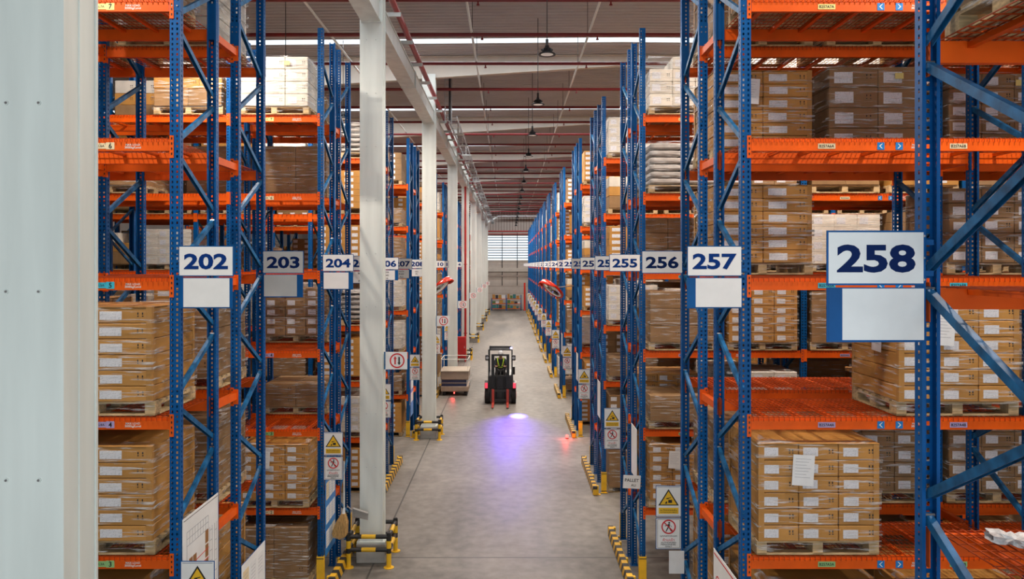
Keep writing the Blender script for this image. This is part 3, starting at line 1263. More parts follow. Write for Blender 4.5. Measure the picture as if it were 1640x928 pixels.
LV_WORD = {1: "on rack %d's floor bay"}
for _l in range(2, 8):
    LV_WORD[_l] = "on rack %d's level-" + str(_l) + " shelf"
SLOT_WORD = ['beside the main aisle', 'second from the main aisle', 'third from the main aisle', 'fourth from the main aisle', 'fifth from the main aisle',
             'sixth from the main aisle', 'seventh from the main aisle', 'eighth from the main aisle']
WORD = {'sacks': 'grey sacks', 'mixed': 'mixed cartons'}
for kk, vv in KINDS.items():
    if vv:
        WORD[kk] = vv[6]
E_ = 'empty'
FIX = {
    # (row, slot, level): kind
    (257, 0, 7): 'labelled', (257, 1, 7): 'white', (257, 2, 7): 'dull', (257, 0, 6): E_, (257, 1, 6): E_, (257, 2, 6): E_, (257, 3, 6): E_,
    (257, 0, 5): E_, (257, 1, 5): E_, (257, 2, 5): E_, (257, 3, 5): E_,
    (257, 0, 4): E_, (257, 1, 4): 'labelled', (257, 2, 4): E_, (257, 0, 3): 'labelled', (257, 1, 3): E_, (257, 2, 3): E_,
    (257, 0, 2): 'labelled', (257, 1, 2): 'labelled', (257, 2, 2): 'labelled_low',
    (256, 0, 7): 'dull', (256, 1, 7): 'low', (256, 2, 7): 'sacks', (256, 0, 6): 'two_wide', (256, 1, 6): 'tall', (256, 2, 6): 'dull_labelled', (256, 3, 6): 'dull_labelled',
    (256, 0, 5): 'two_wide', (256, 1, 5): E_, (256, 2, 5): 'dull_labelled', (256, 3, 5): 'labelled',
    (256, 0, 4): E_, (256, 1, 4): E_, (256, 2, 4): 'mixed', (256, 0, 3): 'dull', (256, 1, 3): 'dull_labelled', (256, 2, 3): 'dull_labelled', (256, 3, 3): 'dull_labelled',
    (256, 0, 2): 'labelled', (256, 1, 2): 'dull', (256, 0, 1): E_, (257, 0, 1): E_,
    (258, 0, 6): 'dull_labelled', (258, 0, 5): E_, (258, 0, 4): E_, (258, 1, 6): E_, (258, 1, 5): E_, (258, 1, 4): E_, (258, 0, 7): E_, (258, 1, 7): E_,
    (258, 0, 3): E_, (258, 1, 3): E_, (258, 0, 2): E_, (258, 1, 2): E_, (258, 0, 1): E_, (258, 1, 1): E_,
    (255, 0, 7): 'white', (255, 1, 7): 'white', (255, 0, 6): 'sacks', (255, 0, 5): E_, (255, 0, 4): 'dull', (255, 0, 3): 'low', (255, 0, 2): 'labelled', (255, 0, 1): E_,
    (255, 1, 4): 'labelled', (255, 1, 3): 'white', (255, 2, 3): 'low', (255, 1, 5): 'low',
    (254, 0, 7): 'dull_labelled', (254, 0, 6): 'sacks', (254, 0, 5): 'dull', (254, 0, 4): 'mixed', (254, 0, 1): E_,
    (202, 0, 7): 'dull', (202, 0, 6): E_, (202, 0, 5): E_, (202, 0, 4): 'two_wide', (202, 0, 3): 'two_wide', (202, 0, 2): 'labelled', (202, 0, 1): E_,
    (203, 0, 7): 'white', (203, 0, 6): E_, (203, 0, 5): E_, (203, 0, 4): 'dull', (203, 0, 3): 'dull', (203, 0, 2): 'two_wide', (203, 0, 1): E_,
    (204, 0, 7): 'white', (204, 0, 6): E_, (204, 0, 5): E_, (204, 0, 4): E_, (204, 0, 3): E_, (204, 0, 2): 'labelled', (204, 0, 1): 'dull',
    (202, 1, 6): E_, (202, 1, 5): E_, (202, 2, 5): E_, (202, 2, 6): E_, (203, 1, 6): E_, (203, 1, 5): E_, (203, 2, 5): E_, (203, 2, 6): E_,
    (204, 1, 5): E_, (204, 1, 6): E_, (204, 2, 5): E_, (204, 2, 6): 'low', (205, 1, 5): E_, (205, 1, 6): 'dull', (205, 2, 5): E_, (206, 0, 5): 'labelled', (206, 1, 5): E_, (206, 2, 5): E_, (206, 1, 6): E_, (206, 1, 4): 'labelled_low', (207, 1, 5): E_, (207, 2, 5): 'low', (207, 1, 6): E_, (207, 2, 6): E_, (208, 1, 5): E_, (208, 2, 5): E_,
    (253, 0, 4): 'white', (252, 0, 4): 'sacks',
    (205, 0, 7): 'low', (205, 0, 6): 'dull', (205, 0, 5): E_, (205, 0, 4): 'dull_labelled', (205, 0, 3): 'low', (205, 0, 2): 'labelled_low', (205, 0, 1): 'dull',
}
KEEP = {tuple(map(int, q.split(","))) for q in ('202,0,2 202,0,3 202,0,4 202,0,7 203,0,2 203,0,3 203,0,4 203,0,7 203,1,4 203,1,7 204,0,1 204,0,2 204,0,7 204,1,2 204,1,3 204,1,4 204,1,7 204,2,4 '
        '204,2,6 205,0,1 205,0,2 205,0,3 205,0,4 205,0,6 205,0,7 205,1,1 205,1,2 205,1,6 205,1,7 205,2,4 205,2,6 205,2,7 206,0,1 206,0,2 206,0,3 206,0,4 '
        '206,0,5 206,0,6 206,0,7 206,1,2 206,1,3 206,1,4 206,1,7 206,2,2 206,2,3 206,2,4 206,2,6 206,2,7 206,3,4 206,3,5 206,3,6 206,3,7 206,4,4 206,4,5 '
        '206,4,6 206,4,7 207,0,1 207,0,2 207,0,3 207,0,4 207,0,6 207,1,3 207,1,4 207,1,7 207,2,2 207,2,3 207,2,5 207,3,5 207,4,5 207,4,6 208,0,1 208,0,2 '
        '208,0,3 208,0,4 208,0,5 208,0,6 208,0,7 208,2,4 208,2,6 208,3,5 208,3,6 208,4,6 209,0,1 209,0,3 209,0,4 209,0,5 209,0,6 209,0,7 209,1,2 209,2,4 '
        '209,2,5 209,3,5 209,4,5 210,0,1 210,0,4 210,0,5 210,0,6 210,0,7 210,1,7 211,0,1 211,0,2 211,0,3 211,0,4 211,0,6 211,0,7 212,0,1 212,0,2 212,0,3 '
        '212,0,4 212,0,5 212,0,6 212,0,7 212,1,3 213,0,1 213,0,2 213,0,4 213,0,5 213,0,6 213,0,7 214,0,1 214,0,3 214,0,4 217,0,4 223,0,1 223,0,2 223,0,3 '
        '223,0,4 223,0,5 223,0,6 223,0,7 224,0,5 237,0,4 238,0,1 238,0,3 238,0,4 238,0,5 238,0,6 238,0,7 238,1,4 240,0,1 240,0,3 240,0,4 240,0,5 240,0,6 '
        '240,0,7 241,0,3 241,0,4 242,0,1 242,0,3 242,0,4 242,0,5 242,0,6 242,0,7 243,0,3 243,1,4 244,0,3 244,0,5 244,0,7 245,0,1 245,0,2 245,0,4 245,0,5 '
        '245,0,6 245,0,7 246,0,1 246,0,2 246,0,3 246,0,4 246,0,6 246,0,7 246,1,4 247,0,1 247,0,2 247,0,3 247,0,5 247,0,6 247,0,7 247,1,6 248,0,1 248,0,2 '
        '248,0,4 248,0,5 248,0,6 248,0,7 248,1,4 249,0,2 249,0,3 249,0,4 249,0,5 249,0,7 249,1,4 250,0,1 250,0,2 250,0,3 250,0,4 250,0,5 250,0,6 250,1,4 '
        '250,2,4 251,0,2 251,0,4 251,0,5 251,0,6 251,0,7 252,0,1 252,0,2 252,0,3 252,0,4 252,0,5 252,0,6 252,0,7 252,1,3 252,1,4 252,1,6 252,2,3 252,4,3 '
        '252,4,6 252,5,6 252,7,5 253,0,1 253,0,2 253,0,3 253,0,4 253,0,5 253,0,6 253,0,7 253,1,4 253,1,6 253,1,7 253,2,3 253,3,6 253,4,6 253,5,6 253,6,5 '
        '254,0,2 254,0,3 254,0,4 254,0,5 254,0,6 254,0,7 254,1,3 254,1,5 254,1,6 254,2,3 254,2,5 254,3,3 254,3,6 254,4,5 255,0,2 255,0,3 255,0,4 255,0,6 '
        '255,0,7 255,1,2 255,1,3 255,1,4 255,1,5 255,1,6 255,1,7 255,2,3 255,2,4 255,2,5 255,2,6 255,2,7 255,3,1 255,3,2 255,3,5 255,3,6 255,3,7 255,4,1 '
        '255,4,5 255,4,6 255,4,7 256,0,2 256,0,3 256,0,5 256,0,6 256,0,7 256,1,2 256,1,3 256,1,6 256,1,7 256,2,3 256,2,4 256,2,5 256,2,6 256,2,7 256,3,2 '
        '256,3,4 256,3,7 257,0,2 257,0,3 257,0,7 257,1,2 257,1,4 257,1,7 257,2,2 257,2,7 258,0,6 ').split()}
FAINT = {tuple(map(int, q.split(","))) for q in ('204,2,3 207,1,2 207,3,6 209,3,6 210,1,3 210,1,6 211,1,1 211,1,3 211,1,6 211,1,7 212,1,1 214,0,7 215,0,7 218,1,4 220,1,4 223,1,4 224,0,2 224,0,3 '
        '225,0,3 225,0,4 227,0,4 227,2,4 229,0,4 229,1,4 232,1,4 235,1,4 236,1,4 237,0,1 237,0,2 237,0,3 237,0,6 237,1,4 239,0,2 239,0,3 239,0,4 239,0,5 '
        '241,0,1 241,0,2 241,0,6 241,0,7 242,0,2 243,0,1 243,0,6 243,0,7 244,0,1 244,0,2 245,1,6 248,1,3 248,1,6 249,1,6 251,1,4 251,1,6 254,2,4 254,4,1 '
        '254,5,5 ').split()}
REST = []
RND = ['labelled', 'two_wide', 'dull', 'dull_labelled', 'white', 'sacks', 'mixed', 'low', 'labelled_low', 'empty', 'dull', 'dull_labelled']
N_LOADS = 0


def fill(side, row, a, b, bs, near, front_only=False):
    sl = slots(side, bs)
    n_vis = len(sl)
    for i, x in enumerate(sl):
        for lv in range(1, 8):
            key = (row, i, lv)
            kind = FIX.get(key)
            if kind is None:
                rg = random.Random(row * 1000 + i * 50 + lv)
                kind = rg.choice(RND)
                if near > 5 and kind == 'sacks':
                    kind = 'dull_labelled'
                if lv == 7 and rg.random() < .25:
                    kind = 'white'
            if kind == E_:
                continue
            z = (zl(lv) + .0725) if lv > 1 else .002
            if KEEP and key not in KEEP:
                if near <= 5 or key in FAINT:
                    REST.append((kind, x, (a + b) / 2, z))
                continue
            g = 'goods on racks on the %s of the aisle' % ('right' if side > 0 else 'left')
            sd = row * 7 + i * 3 + lv
            o = pallet_load(kind, x, (a + b) / 2 + (.0 if row % 2 == 0 else 0), z,
                            'pallet of %s %s, %s' % (WORD[kind], LV_WORD[lv] % row, SLOT_WORD[i]), g,
                            near <= 1 or (near == 2 and i < 2), sd, sheet=2 if key == (257, 1, 4) else (key in ((257, 0, 3), (256, 0, 6), (204, 0, 2), (255, 0, 2))),
                            tagy=(key in ((204, 0, 7), (256, 1, 6), (256, 2, 6), (202, 0, 7))))
            o['slot'] = '%d,%d,%d' % key


for k, d in enumerate(D):
    near = k + 1
    bsr = bays(1, NBR[k])[0]
    bsl = bays(-1, NBL[k])[0]
    fill(1, 257 - 2 * k, d[0], d[1], bsr, near)
    fill(1, 256 - 2 * k, d[2], d[3], bsr, near)
    if k < 13:
        fill(-1, 202 + 2 * k, d[0], d[1], bsl, near)
        fill(-1, 203 + 2 * k, d[2], d[3], bsl, near)
fill(1, 258, 3.37, 4.40, bays(1, 1)[0], 1)
if REST:
    mb = MB()
    protos = {}
    for kd in KINDS:
        src = merged_stack('white' if kd in ('sacks', 'mixed') else kd)
        protos[kd] = ([tuple(v.co) for v in src.vertices], [tuple(p.vertices) for p in src.polygons], KINDS['white' if kd in ('sacks', 'mixed') else kd][4])
    pv, pf = [tuple(v.co) for v in PAL.vertices], [tuple(p.vertices) for p in PAL.polygons]
    for kd, x, y, z in REST:
        vs, fs, m = protos[kd]
        mb.add([(a_ + x, b_ + y, c_ + z + .14) for a_, b_, c_ in vs], fs, m)
        mb.add([(a_ + x, b_ + y, c_ + z) for a_, b_, c_ in pv], pf, WOOD)
    o = mb.build('palletised_goods')
    o['kind'] = 'stuff'
    tag(o, 'remaining palletised cartons deep in the racks, hardly visible between the others', 'goods')

# ------------------------------------------------------------------ aisle number signs
def plate(w, h, face, edge, t=.006, b=.010):
    mb = MB().box(-w / 2, w / 2, 0, t, -h / 2, h / 2, edge)
    mb.box(-w / 2 + b, w / 2 - b, -.0015, 0, -h / 2 + b, h / 2 - b, face)
    return mb


INFO = {206: ['A036', 'A042', '018'], 207: ['AAZA', 'PLAN', 'AL2'], 208: ['DZ1', 'PK'], 205: ['P0001', 'Z1', 'PAC']}


def aisle_sign(num, side, y, info):
    w, h = .54, .30
    xe = XR if side > 0 else XL
    x = xe - side * (w / 2) + side * .01
    z = 5.60
    t = empty('aisle_sign', (x, y - .012, z))
    grey = num in (203, 207, 211, 252, 253)
    tag(t, '%s aisle-%d sign with %s digits%s' % ('grey' if grey else 'white', num, 'dark' if grey else 'blue', ', blank board below' if info == 'blank' else ''), 'sign', 'aisle number signs')
    plate(w, h, PANELG if grey else PANEL, BLUE).build('number_plate', t)
    MB().text(str(num), 0, -.004, .145, DNAVY if num in (203, 207, 256, 253, 258) else NAVY, -.002, width=.43, bold=.033).build('digits', t)
    # bracket straps to the rack
    MB().box(min(side * w / 2 - side * .05, side * w / 2 + side * .05), max(side * w / 2 - side * .05, side * w / 2 + side * .05), .006, .012, -.10, -.07, BLUE).box(
        min(side * w / 2 - side * .05, side * w / 2 + side * .05), max(side * w / 2 - side * .05, side * w / 2 + side * .05), .006, .012, .07, .10, BLUE).build('bracket', t)
    if info:
        hh = .30 if info == 'blank' else .25
        mb = plate(w if side > 0 else w - .02, hh, BLUE, BLUE, .006)
        m = PANELG if grey else PANEL
        if side > 0:
            mb.box(-w / 2 + .085, w / 2 - .008, -.003, 0, -hh / 2 + .012, hh / 2 - .006, m)
        elif num == 202:
            mb.box(-w / 2 + .05, w / 2 - .04, -.003, 0, -hh / 2 + .012, hh / 2 - .006, m)
        else:
            mb.box(-w / 2 + .02, w / 2 - .09, -.003, 0, -hh / 2 + .012, hh / 2 - .006, m)
        mb.build('info_board', t, (0, 0, -h / 2 - hh / 2 - .012))
        if num in INFO:
            mb = MB()
            ls = INFO[num]
            for i, s_ in enumerate(ls):
                mb.text(s_, -.03, (len(ls) - 1) * .038 - i * .076, .042, BLACK, -.0035, bold=.01)
            mb.build('board_lettering', t, (0, 0, -h / 2 - hh / 2 - .012))
    mb = MB()
    for zz in (-.12, .0, .12):
        mb.tube((side * (w / 2 - .006), -.004, zz), (side * (w / 2 - .006), 0, zz), .006, STEEL, 8)
    mb.build('bolts', t)
    return t


for k, d in enumerate(D):
    nr, nl = 257 - 2 * k, 202 + 2 * k
    aisle_sign(nr, 1, d[0], 'blank' if nr == 257 else None)
    aisle_sign(nr - 1, 1, d[3] - .08, None)
    if k < 8:
        aisle_sign(nl, -1, d[0], 'blank' if k < 2 else 'text' if k < 4 else None)
        aisle_sign(nl + 1, -1, d[3] - .08, 'blank' if k < 1 else 'text' if k < 4 else None)
aisle_sign(258, 1, 4.32, 'blank')

# ------------------------------------------------------------------ warning and no-entry plates on the rack ends
def warn_mesh():
    w, h = .335, .41
    mb = plate(w, h, PANEL, BLUE, .004, .008)
    mb.box(-w / 2 + .02, w / 2 - .02, -.0022, -.0015, h / 2 - .022, h / 2 - .018, NAVY)
    mb.box(-w / 2 + .02, w / 2 - .02, -.0022, -.0015, -h / 2 + .018, -h / 2 + .022, NAVY)
    T = lambda s_, y0, y1, m: mb.prism([(-.135 * s_, -.055 - .075 * (s_ - 1) * .6), (.135 * s_, -.055 - .075 * (s_ - 1) * .6), (0, .16 + .14 * (s_ - 1) * .9)], y0, y1, m)
    T(1.0, -.0035, -.0015, BLACK)
    mb.prism([(-.108, -.042), (.108, -.042), (0, .133)], -.005, -.0035, YELS)
    # a load tipping from a fork: small black figure
    mb.box(-.005, .045, -.0062, -.005, -.02, .02, BLACK)
    mb.prism([(-.03, .03), (.03, .045), (.03, .053), (-.03, .04)], -.0062, -.005, BLACK)
    mb.prism([(-.05, -.03), (-.02, -.03), (-.018, -.005), (-.03, .0)], -.0062, -.005, BLACK)
    mb.box(-.03, .0, -.0062, -.005, .03, .042, BLACK)
    mb.box(-.13, .13, -.003, -.0015, -.165, -.085, YELS)
    mb.text('ระวังของหล่น', 0, -.112, .022, BLACK, -.003, width=.22)
    mb.text('CAUTION FALLING OBJECTS', 0, -.145, .013, BLACK, -.003, width=.22)
    return mb.mesh('warning_sign')


def ban_mesh():
    w, h = .335, .41
    mb = plate(w, h, PANEL, BLUE, .004, .008)
    for a, b_ in ((h / 2 - .022, h / 2 - .018), (-h / 2 + .018, -h / 2 + .022)):
        mb.box(-w / 2 + .02, w / 2 - .02, -.0022, -.0015, a, b_, BLACK)
    mb.box(-w / 2 + .02, -w / 2 + .024, -.0022, -.0015, -h / 2 + .02, h / 2 - .02, BLACK)
    mb.box(w / 2 - .024, w / 2 - .02, -.0022, -.0015, -h / 2 + .02, h / 2 - .02, BLACK)
    c = .09
    # walking figure
    mb.lathe([(.001, 0), (.012, 0)], BLACK, 12, Matrix.Translation((.008, -.004, c + .052)) @ Matrix.Rotation(PI / 2, 4, 'X'))
    mb.prism([(-.012, c - .005), (.014, c - .005), (.018, c + .036), (-.002, c + .038)], -.0045, -.003, BLACK)
    mb.prism([(-.002, c - .005), (.014, c - .005), (.045, c - .06), (.032, c - .062)], -.0045, -.003, BLACK)
    mb.prism([(-.04, c - .062), (-.028, c - .062), (.006, c - .002), (-.012, c - .002)], -.0045, -.003, BLACK)
    mb.prism([(.014, c + .034), (.018, c + .028), (.045, c + .0), (.038, c - .002)], -.0045, -.003, BLACK)
    mb.prism([(-.048, c + .014), (-.044, c + .006), (-.004, c + .026), (-.004, c + .036)], -.0045, -.003, BLACK)
    mb.ring(0, c, .078, .094, -.006, -.0015, REDP)
    mb.bar((-.058, -.0065, c + .058), (.058, -.0065, c - .058), .014, .002, REDP, up=(0, 1, 0))
    mb.text('บุคคลภายนอก', 0, -.035, .022, BLACK, -.002, width=.22)
    mb.text('ห้ามเข้า', 0, -.078, .036, REDP, -.002, width=.15)
    mb.text('AUTHORIZED', 0, -.118, .018, BLACK, -.002, width=.20, bold=.01)
    mb.text('PERSONNEL', 0, -.143, .018, BLACK, -.002, width=.20, bold=.01)
    mb.text('ONLY', 0, -.168, .018, BLACK, -.002, width=.09, bold=.01)
    return mb.mesh('no_entry_sign')


WARN, BAN = warn_mesh(), ban_mesh()
for k, d in enumerate(D):
    if k < 13:
        y = d[3] - .08 - .006
        x = XR - .185 + .01
        n = 256 - 2 * k
        tag(inst(WARN, 'warning_sign', None, (x, y, 2.46)), 'white plate with yellow warning triangle under the aisle-%d sign' % n, 'sign', 'warning triangle plates')
        tag(inst(BAN, 'no_entry_sign', None, (x, y, 2.035)), 'white authorized personnel only plate with red circle under the aisle-%d sign' % n, 'sign', 'no entry plates')
    if k < 6:
        y = d[0] - .006
        x = XL + .185 - .01
        n = 202 + 2 * k
        tag(inst(WARN, 'warning_sign', None, (x, y, 2.46)), 'white plate with yellow warning triangle under the aisle-%d sign' % n, 'sign', 'warning triangle plates')
        tag(inst(BAN, 'no_entry_sign', None, (x, y, 2.035)), 'white authorized personnel only plate with red circle under the aisle-%d sign' % n, 'sign', 'no entry plates')

# two-way roundels on the columns
mb = MB().box(-.21, .21, 0, .006, -.165, .165, PANEL)
mb.box(-.225, -.20, -.006, .03, -.165, .165, BRACE)
mb.ring(.02, 0, .115, .14, -.003, 0, REDP)
for s_, m in ((-1, REDP), (1, BLACK)):
    x = .02 + s_ * .038
    mb.box(x - .014, x + .014, -.003, 0, -.07, .07, m)
    mb.prism([(x - .03, -s_ * .035), (x, -s_ * .085), (x + .03, -s_ * .035)][::(-1 if s_ < 0 else 1)], -.0035, 0, m)
two = mb.mesh('two_way_sign')
for k, y in enumerate(COLS[1:8]):
    t = inst(two, 'two_way_sign', None, (CX1 + .235, y + .1, 3.76))
    tag(t, 'white square sign, red ring round up and down arrows, on the %s white column' % pipe_no[k + 1], 'sign', 'two-way signs on the columns')

# ------------------------------------------------------------------ guards round the column feet
def guard(y0, idx):
    cx = (CX0 + CX1) / 2
    t = empty('column_guard', (cx, y0 + .15, 0))
    tag(t, 'yellow and black tube barrier round the foot of the %s white column' % pipe_no[idx], 'barrier', 'tube barriers round the columns')
    xs = (-.37, .37); ys = (-.42, .42)
    for x in xs:
        for y in ys:
            mb = MB()
            for z0, z1, m in ((0.012, .27, YEL), (.27, .36, BLACK), (.36, .50, YEL), (.50, .63, BLACK)):
                mb.tube((x, y, z0), (x, y, z1), .045, m, 14)
            mb.tube((x, y, 0), (x, y, .012), .095, YEL, 16)
            mb.tube((x, y, .63), (x, y, .645), .036, BLACK, 14)
            mb.build('post', t)
    for z in (.33, .57):
        for y in ys:
            mb = MB()
            mb.tube((xs[0], y, z), (-.13, y, z), .04, BLACK, 12); mb.tube((-.13, y, z), (.13, y, z), .04, YEL, 12); mb.tube((.13, y, z), (xs[1], y, z), .04, BLACK, 12)
            mb.build('rail', t)
        for x in xs:
            mb = MB()
            mb.tube((x, ys[0], z), (x, -.16, z), .04, BLACK, 12); mb.tube((x, -.16, z), (x, .16, z), .04, YEL, 12); mb.tube((x, .16, z), (x, ys[1], z), .04, BLACK, 12)
            mb.build('rail', t)


for k, y in enumerate(COLS[1:9]):
    guard(y, k + 1)

# rack end barriers and upright guards
for k, d in enumerate(D):
    for side in ((1, -1) if k < 5 else (1,)):
        xe = XR if side > 0 else XL
        L = d[3] - d[0] + .35
        t = empty('rack_end_barrier', (xe - side * .19, d[0] - .25, 0))
        nn = (257 - 2 * k) if side > 0 else (202 + 2 * k)
        tag(t, 'black and yellow striped kick rail on the floor below the aisle-%d sign' % nn, 'barrier', 'striped kick rails at the rack ends')
        mb = MB().box(-.05, .05, 0, L, .02, .22, STRIPES)
        bevelled_me = mb.mesh('striped_rail')
        inst(bevelled_me, 'striped_rail', t)
        for q in range(4):
            yy = .1 + (L - .2) * q / 3
            MB().box(min(0, side * .14), max(0, side * .14), yy - .05, yy + .05, 0, .012, YEL).box(min(side * .05, side * .09), max(side * .05, side * .09), yy - .04, yy + .04, .012, .22, YEL).build('foot', t)
        for j, (yy, rz) in enumerate(((d[0], 0), (d[3], PI))):
            g = MB()
            g.box(-.062, .062, -.03, -.022, 0, .5, YEL); g.box(-.062, -.055, -.022, .06, 0, .5, YEL); g.box(.055, .062, -.022, .06, 0, .5, YEL)
            g.box(-.063, .063, -.031, -.0295, .455, .47, BLACK); g.box(-.063, .063, -.031, -.0295, .03, .05, BLACK)
            g.box(-.09, .09, -.07, -.03, 0, .012, YEL)
            o = g.build('upright_guard', None, (xe + side * .05, yy, 0.009), rz)
            nm = (nn if j == 0 else nn + (-1 if side > 0 else 1))
            tag(o, 'yellow steel guard round the foot of the upright below the aisle-%d sign' % nm, 'guard', 'yellow upright guards')

# ------------------------------------------------------------------ unseen lamps added over the service aisles
SERV = [6.05, 12.05] + [(D[i][3] + D[i + 1][0]) / 2 for i in range(1, 14)]
for i, y in enumerate(SERV):
    xs = (5.2, -5.0, 10.5) if i < 5 else (5.5, -5.5)
    for x in xs:
        if i > 9 and x < 0:
            continue
        t = empty('high_bay_light', (x, y, 9.98))  # fixture out of view, added to brighten the rack faces
        tag(t, 'unseen added lamp over the %s service aisle, %s' % (pipe_no[i], ('aisle-258 side' if 0 < x < 8 else 'aisle-202 side' if x < 0 else 'aisle-258 side, second from the main aisle')), 'lamp', 'unseen lamps added over the service aisles')
        inst(housing, 'housing', t); inst(lens, 'lens', t)
        MB().tube((0, 0, .19), (0, 0, roof_z(x) - 9.98 + .01), .009, DARK, 6).build('hanging_rod', t)
        area('high_bay_lamp', (x, y, 9.95), (0, 0, 0), .34, .34, SIDE_FILL_W, WARM, 'DISK')  # fill light of the added fixture

# ------------------------------------------------------------------ boards and papers on the rack ends
def board(name, side, y0, y1, z0, z1, face, label, cat, draw=None, edge=None):
    w, h = y1 - y0, z1 - z0
    mb = MB().box(-w / 2, w / 2, 0, .006, -h / 2, h / 2, edge or face)
    mb.box(-w / 2 + .006, w / 2 - .006, -.0015, 0, -h / 2 + .006, h / 2 - .006, face)
    if draw:
        draw(mb, w, h)
    x = (XL + .012) if side < 0 else (XR - .012)
    o = mb.build(name, None, (x, (y0 + y1) / 2, (z0 + z1) / 2), PI / 2 if side < 0 else -PI / 2)
    tag(o, label, cat)
    return o


def draw_chart(mb, w, h):
    br = mat('chart_brown', (.32, .15, .05), .6); gr = mat('grey_print', (.35, .36, .4), .5)
    mb.box(-w / 2 + .02, w / 2 - .02, -.003, -.0015, h / 2 - .03, h / 2 - .024, BLACK)
    for x, t_ in ((-.32, -.02), (-.22, -.02), (.10, .12)):
        for k in range(6):
            z = h / 2 - .42 + t_ - k * .15
            mb.box(x, x + .085, -.003, -.0015, z - .135, z, br)
    for k in range(9):
        z = h / 2 - .52 - .10 * k
        mb.bar((-.34, -.0035, z), (.19, -.0035, z + .02), .002, .007, REDP, up=(0, 0, 1))
    for x in (-.38, .22, .29, .36, .42):
        mb.box(x, x + .006, -.003, -.0015, -h / 2 + .1, h / 2 - .30, gr)
    for k in range(10):
        z = h / 2 - .34 - .11 * k
        mb.box(.22, .29, -.003, -.0015, z, z + .005, gr); mb.box(.36, .42, -.003, -.0015, z - .04, z - .035, gr)
    for k in range(3):
        mb.box(-.38, .18, -.003, -.0015, h / 2 - .16 - .07 * k, h / 2 - .155 - .07 * k, gr)
    for k in range(9):
        mb.box(-.38 + .07 * k, -.376 + .07 * k, -.003, -.0015, h / 2 - .30, h / 2 - .16, gr)


def draw_rules(mb, w, h):
    mb.box(-w / 2 + .03, w / 2 - .03, -.003, -.0015, h / 2 - .05, h / 2 - .035, REDP)
    for i in range(3):
        for j in range(2):
            cx, cz = -w * .3 + i * w * .3, h * .22 - j * h * .38
            mb.ring(cx, cz, .075, .09, -.003, -.0015, REDP, 20)
            mb.box(cx - .012, cx + .012, -.003, -.0015, cz - .04, cz + .04, BLACK)
            mb.box(cx - .08, cx + .08, -.003, -.0015, cz - .14, cz - .13, mat('grey_print', (.35, .36, .4), .5))


def draw_notices(mb, w, h):
    rg = random.Random(4)
    for i in range(3):
        for j in range(3):
            x = -w / 2 + .06 + i * (w - .08) / 3; z = h / 2 - .10 - j * .42
            mb.box(x, x + .21, -.003, -.0015, z - .30, z, PAPER if (i + j) % 4 else CREAML)
            for q in range(5):
                mb.box(x + .02, x + .17, -.004, -.003, z - .06 - q * .045, z - .055 - q * .045, mat('grey_print', (.35, .36, .4), .5))


board('shelving_chart', -1, 7.74, 8.68, 1.45, 3.05, PANEL, 'white board with brown block chart on the rack end by the aisle-202 sign', 'board', draw_chart)
board('notice_board', -1, 9.43, 10.35, .55, 1.95, PANEL, 'white and blue notice board low on the rack end by the aisle-203 sign', 'board', draw_notices, BLUE)
board('notice_board', -1, 13.75, 14.55, .45, 1.82, ARROWB, 'blue notice board with pinned sheets above the hanging broom', 'board', draw_notices)
board('notice_board', -1, 19.35, 20.1, .6, 1.9, ARROWB, 'blue notice board with sheets on the rack end by the aisle-206 sign', 'board', draw_notices)
board('notice_board', -1, 25.65, 26.4, .6, 2.3, ARROWB, 'blue notice board with sheets on the rack end by the aisle-208 sign', 'board', draw_notices)
board('safety_rules_board', 1, 7.74, 8.68, 1.25, 2.44, PANEL, 'white board with red ringed symbols on the rack end by the aisle-257 sign', 'board', draw_rules)
for k, n in ((1, 255), (2, 253), (3, 251), (4, 249)):
    board('safety_rules_board', 1, D[k][0] + .25, D[k][0] + .85, 1.75, 2.65, PANEL, 'small white rules board on the rack end by the aisle-%d sign' % n, 'board')
mb = MB().box(-.15, .15, 0, .002, -.115, .115, PAPER).text('PALLET', 0, .03, .055, BLACK, 0, width=.24, bold=.01).text('AU', .03, -.055, .045, BLACK, 0)
o = mb.build('paper_notice', None, (XR - .14, 13.635, 1.80), 0)
o.rotation_euler = (0, .05, 0)
tag(o, 'white paper sheet reading PALLET AU taped to the rack upright', 'paper')
o = MB().box(-.10, .10, 0, .002, -.15, .15, PAPER).build('paper_notice', None, (XR - .07, 10.32, 1.66))
tag(o, 'blank white sheet hanging under the authorized personnel plate by the aisle-256 sign', 'paper')

# ------------------------------------------------------------------ broom and dustpan hanging at rack 204
t = empty('broom', (XL + .22, 14.18, .68))
tag(t, 'straw broom hanging head down beside the blue notice board at rack 204', 'broom')
mb = MB()
rg = random.Random(9)
for i in range(260):
    a = rg.uniform(-1, 1); b = rg.uniform(-1, 1)
    mb.bar((.03 * a + .02, .03 * b, .40), (.10 * a - .01, .06 * b, .25), .014, .012, STRAW)
    mb.bar((.10 * a - .01, .06 * b, .25), (.13 * a - .05, .07 * b, rg.uniform(-.05, .0) + .07 * a * a), .014, .012, STRAW)
mb.build('bristles', t)
MB().tube((0.02, 0, .36), (0.03, 0, .50), .034, PAPER, 10, .018).build('binding', t)
MB().tube((.03, 0, .49), (.03, -.02, 1.35), .012, WHITE, 8).build('handle', t)
t = empty('dustpan', (XL + .50, 14.50, .92))
tag(t, 'grey plastic dustpan hanging beside the straw broom', 'dustpan')
mb = MB()
mb.add([(-.15, 0, .16), (.13, 0, .07), (.12, 0, -.06), (-.14, 0, .0), (-.15, .02, .17), (.13, .02, .08), (.12, .02, -.07), (-.14, .02, -.01)],
       [(0, 1, 2, 3), (7, 6, 5, 4), (0, 4, 5, 1), (1, 5, 6, 2), (2, 6, 7, 3), (3, 7, 4, 0)], DUSTPAN)
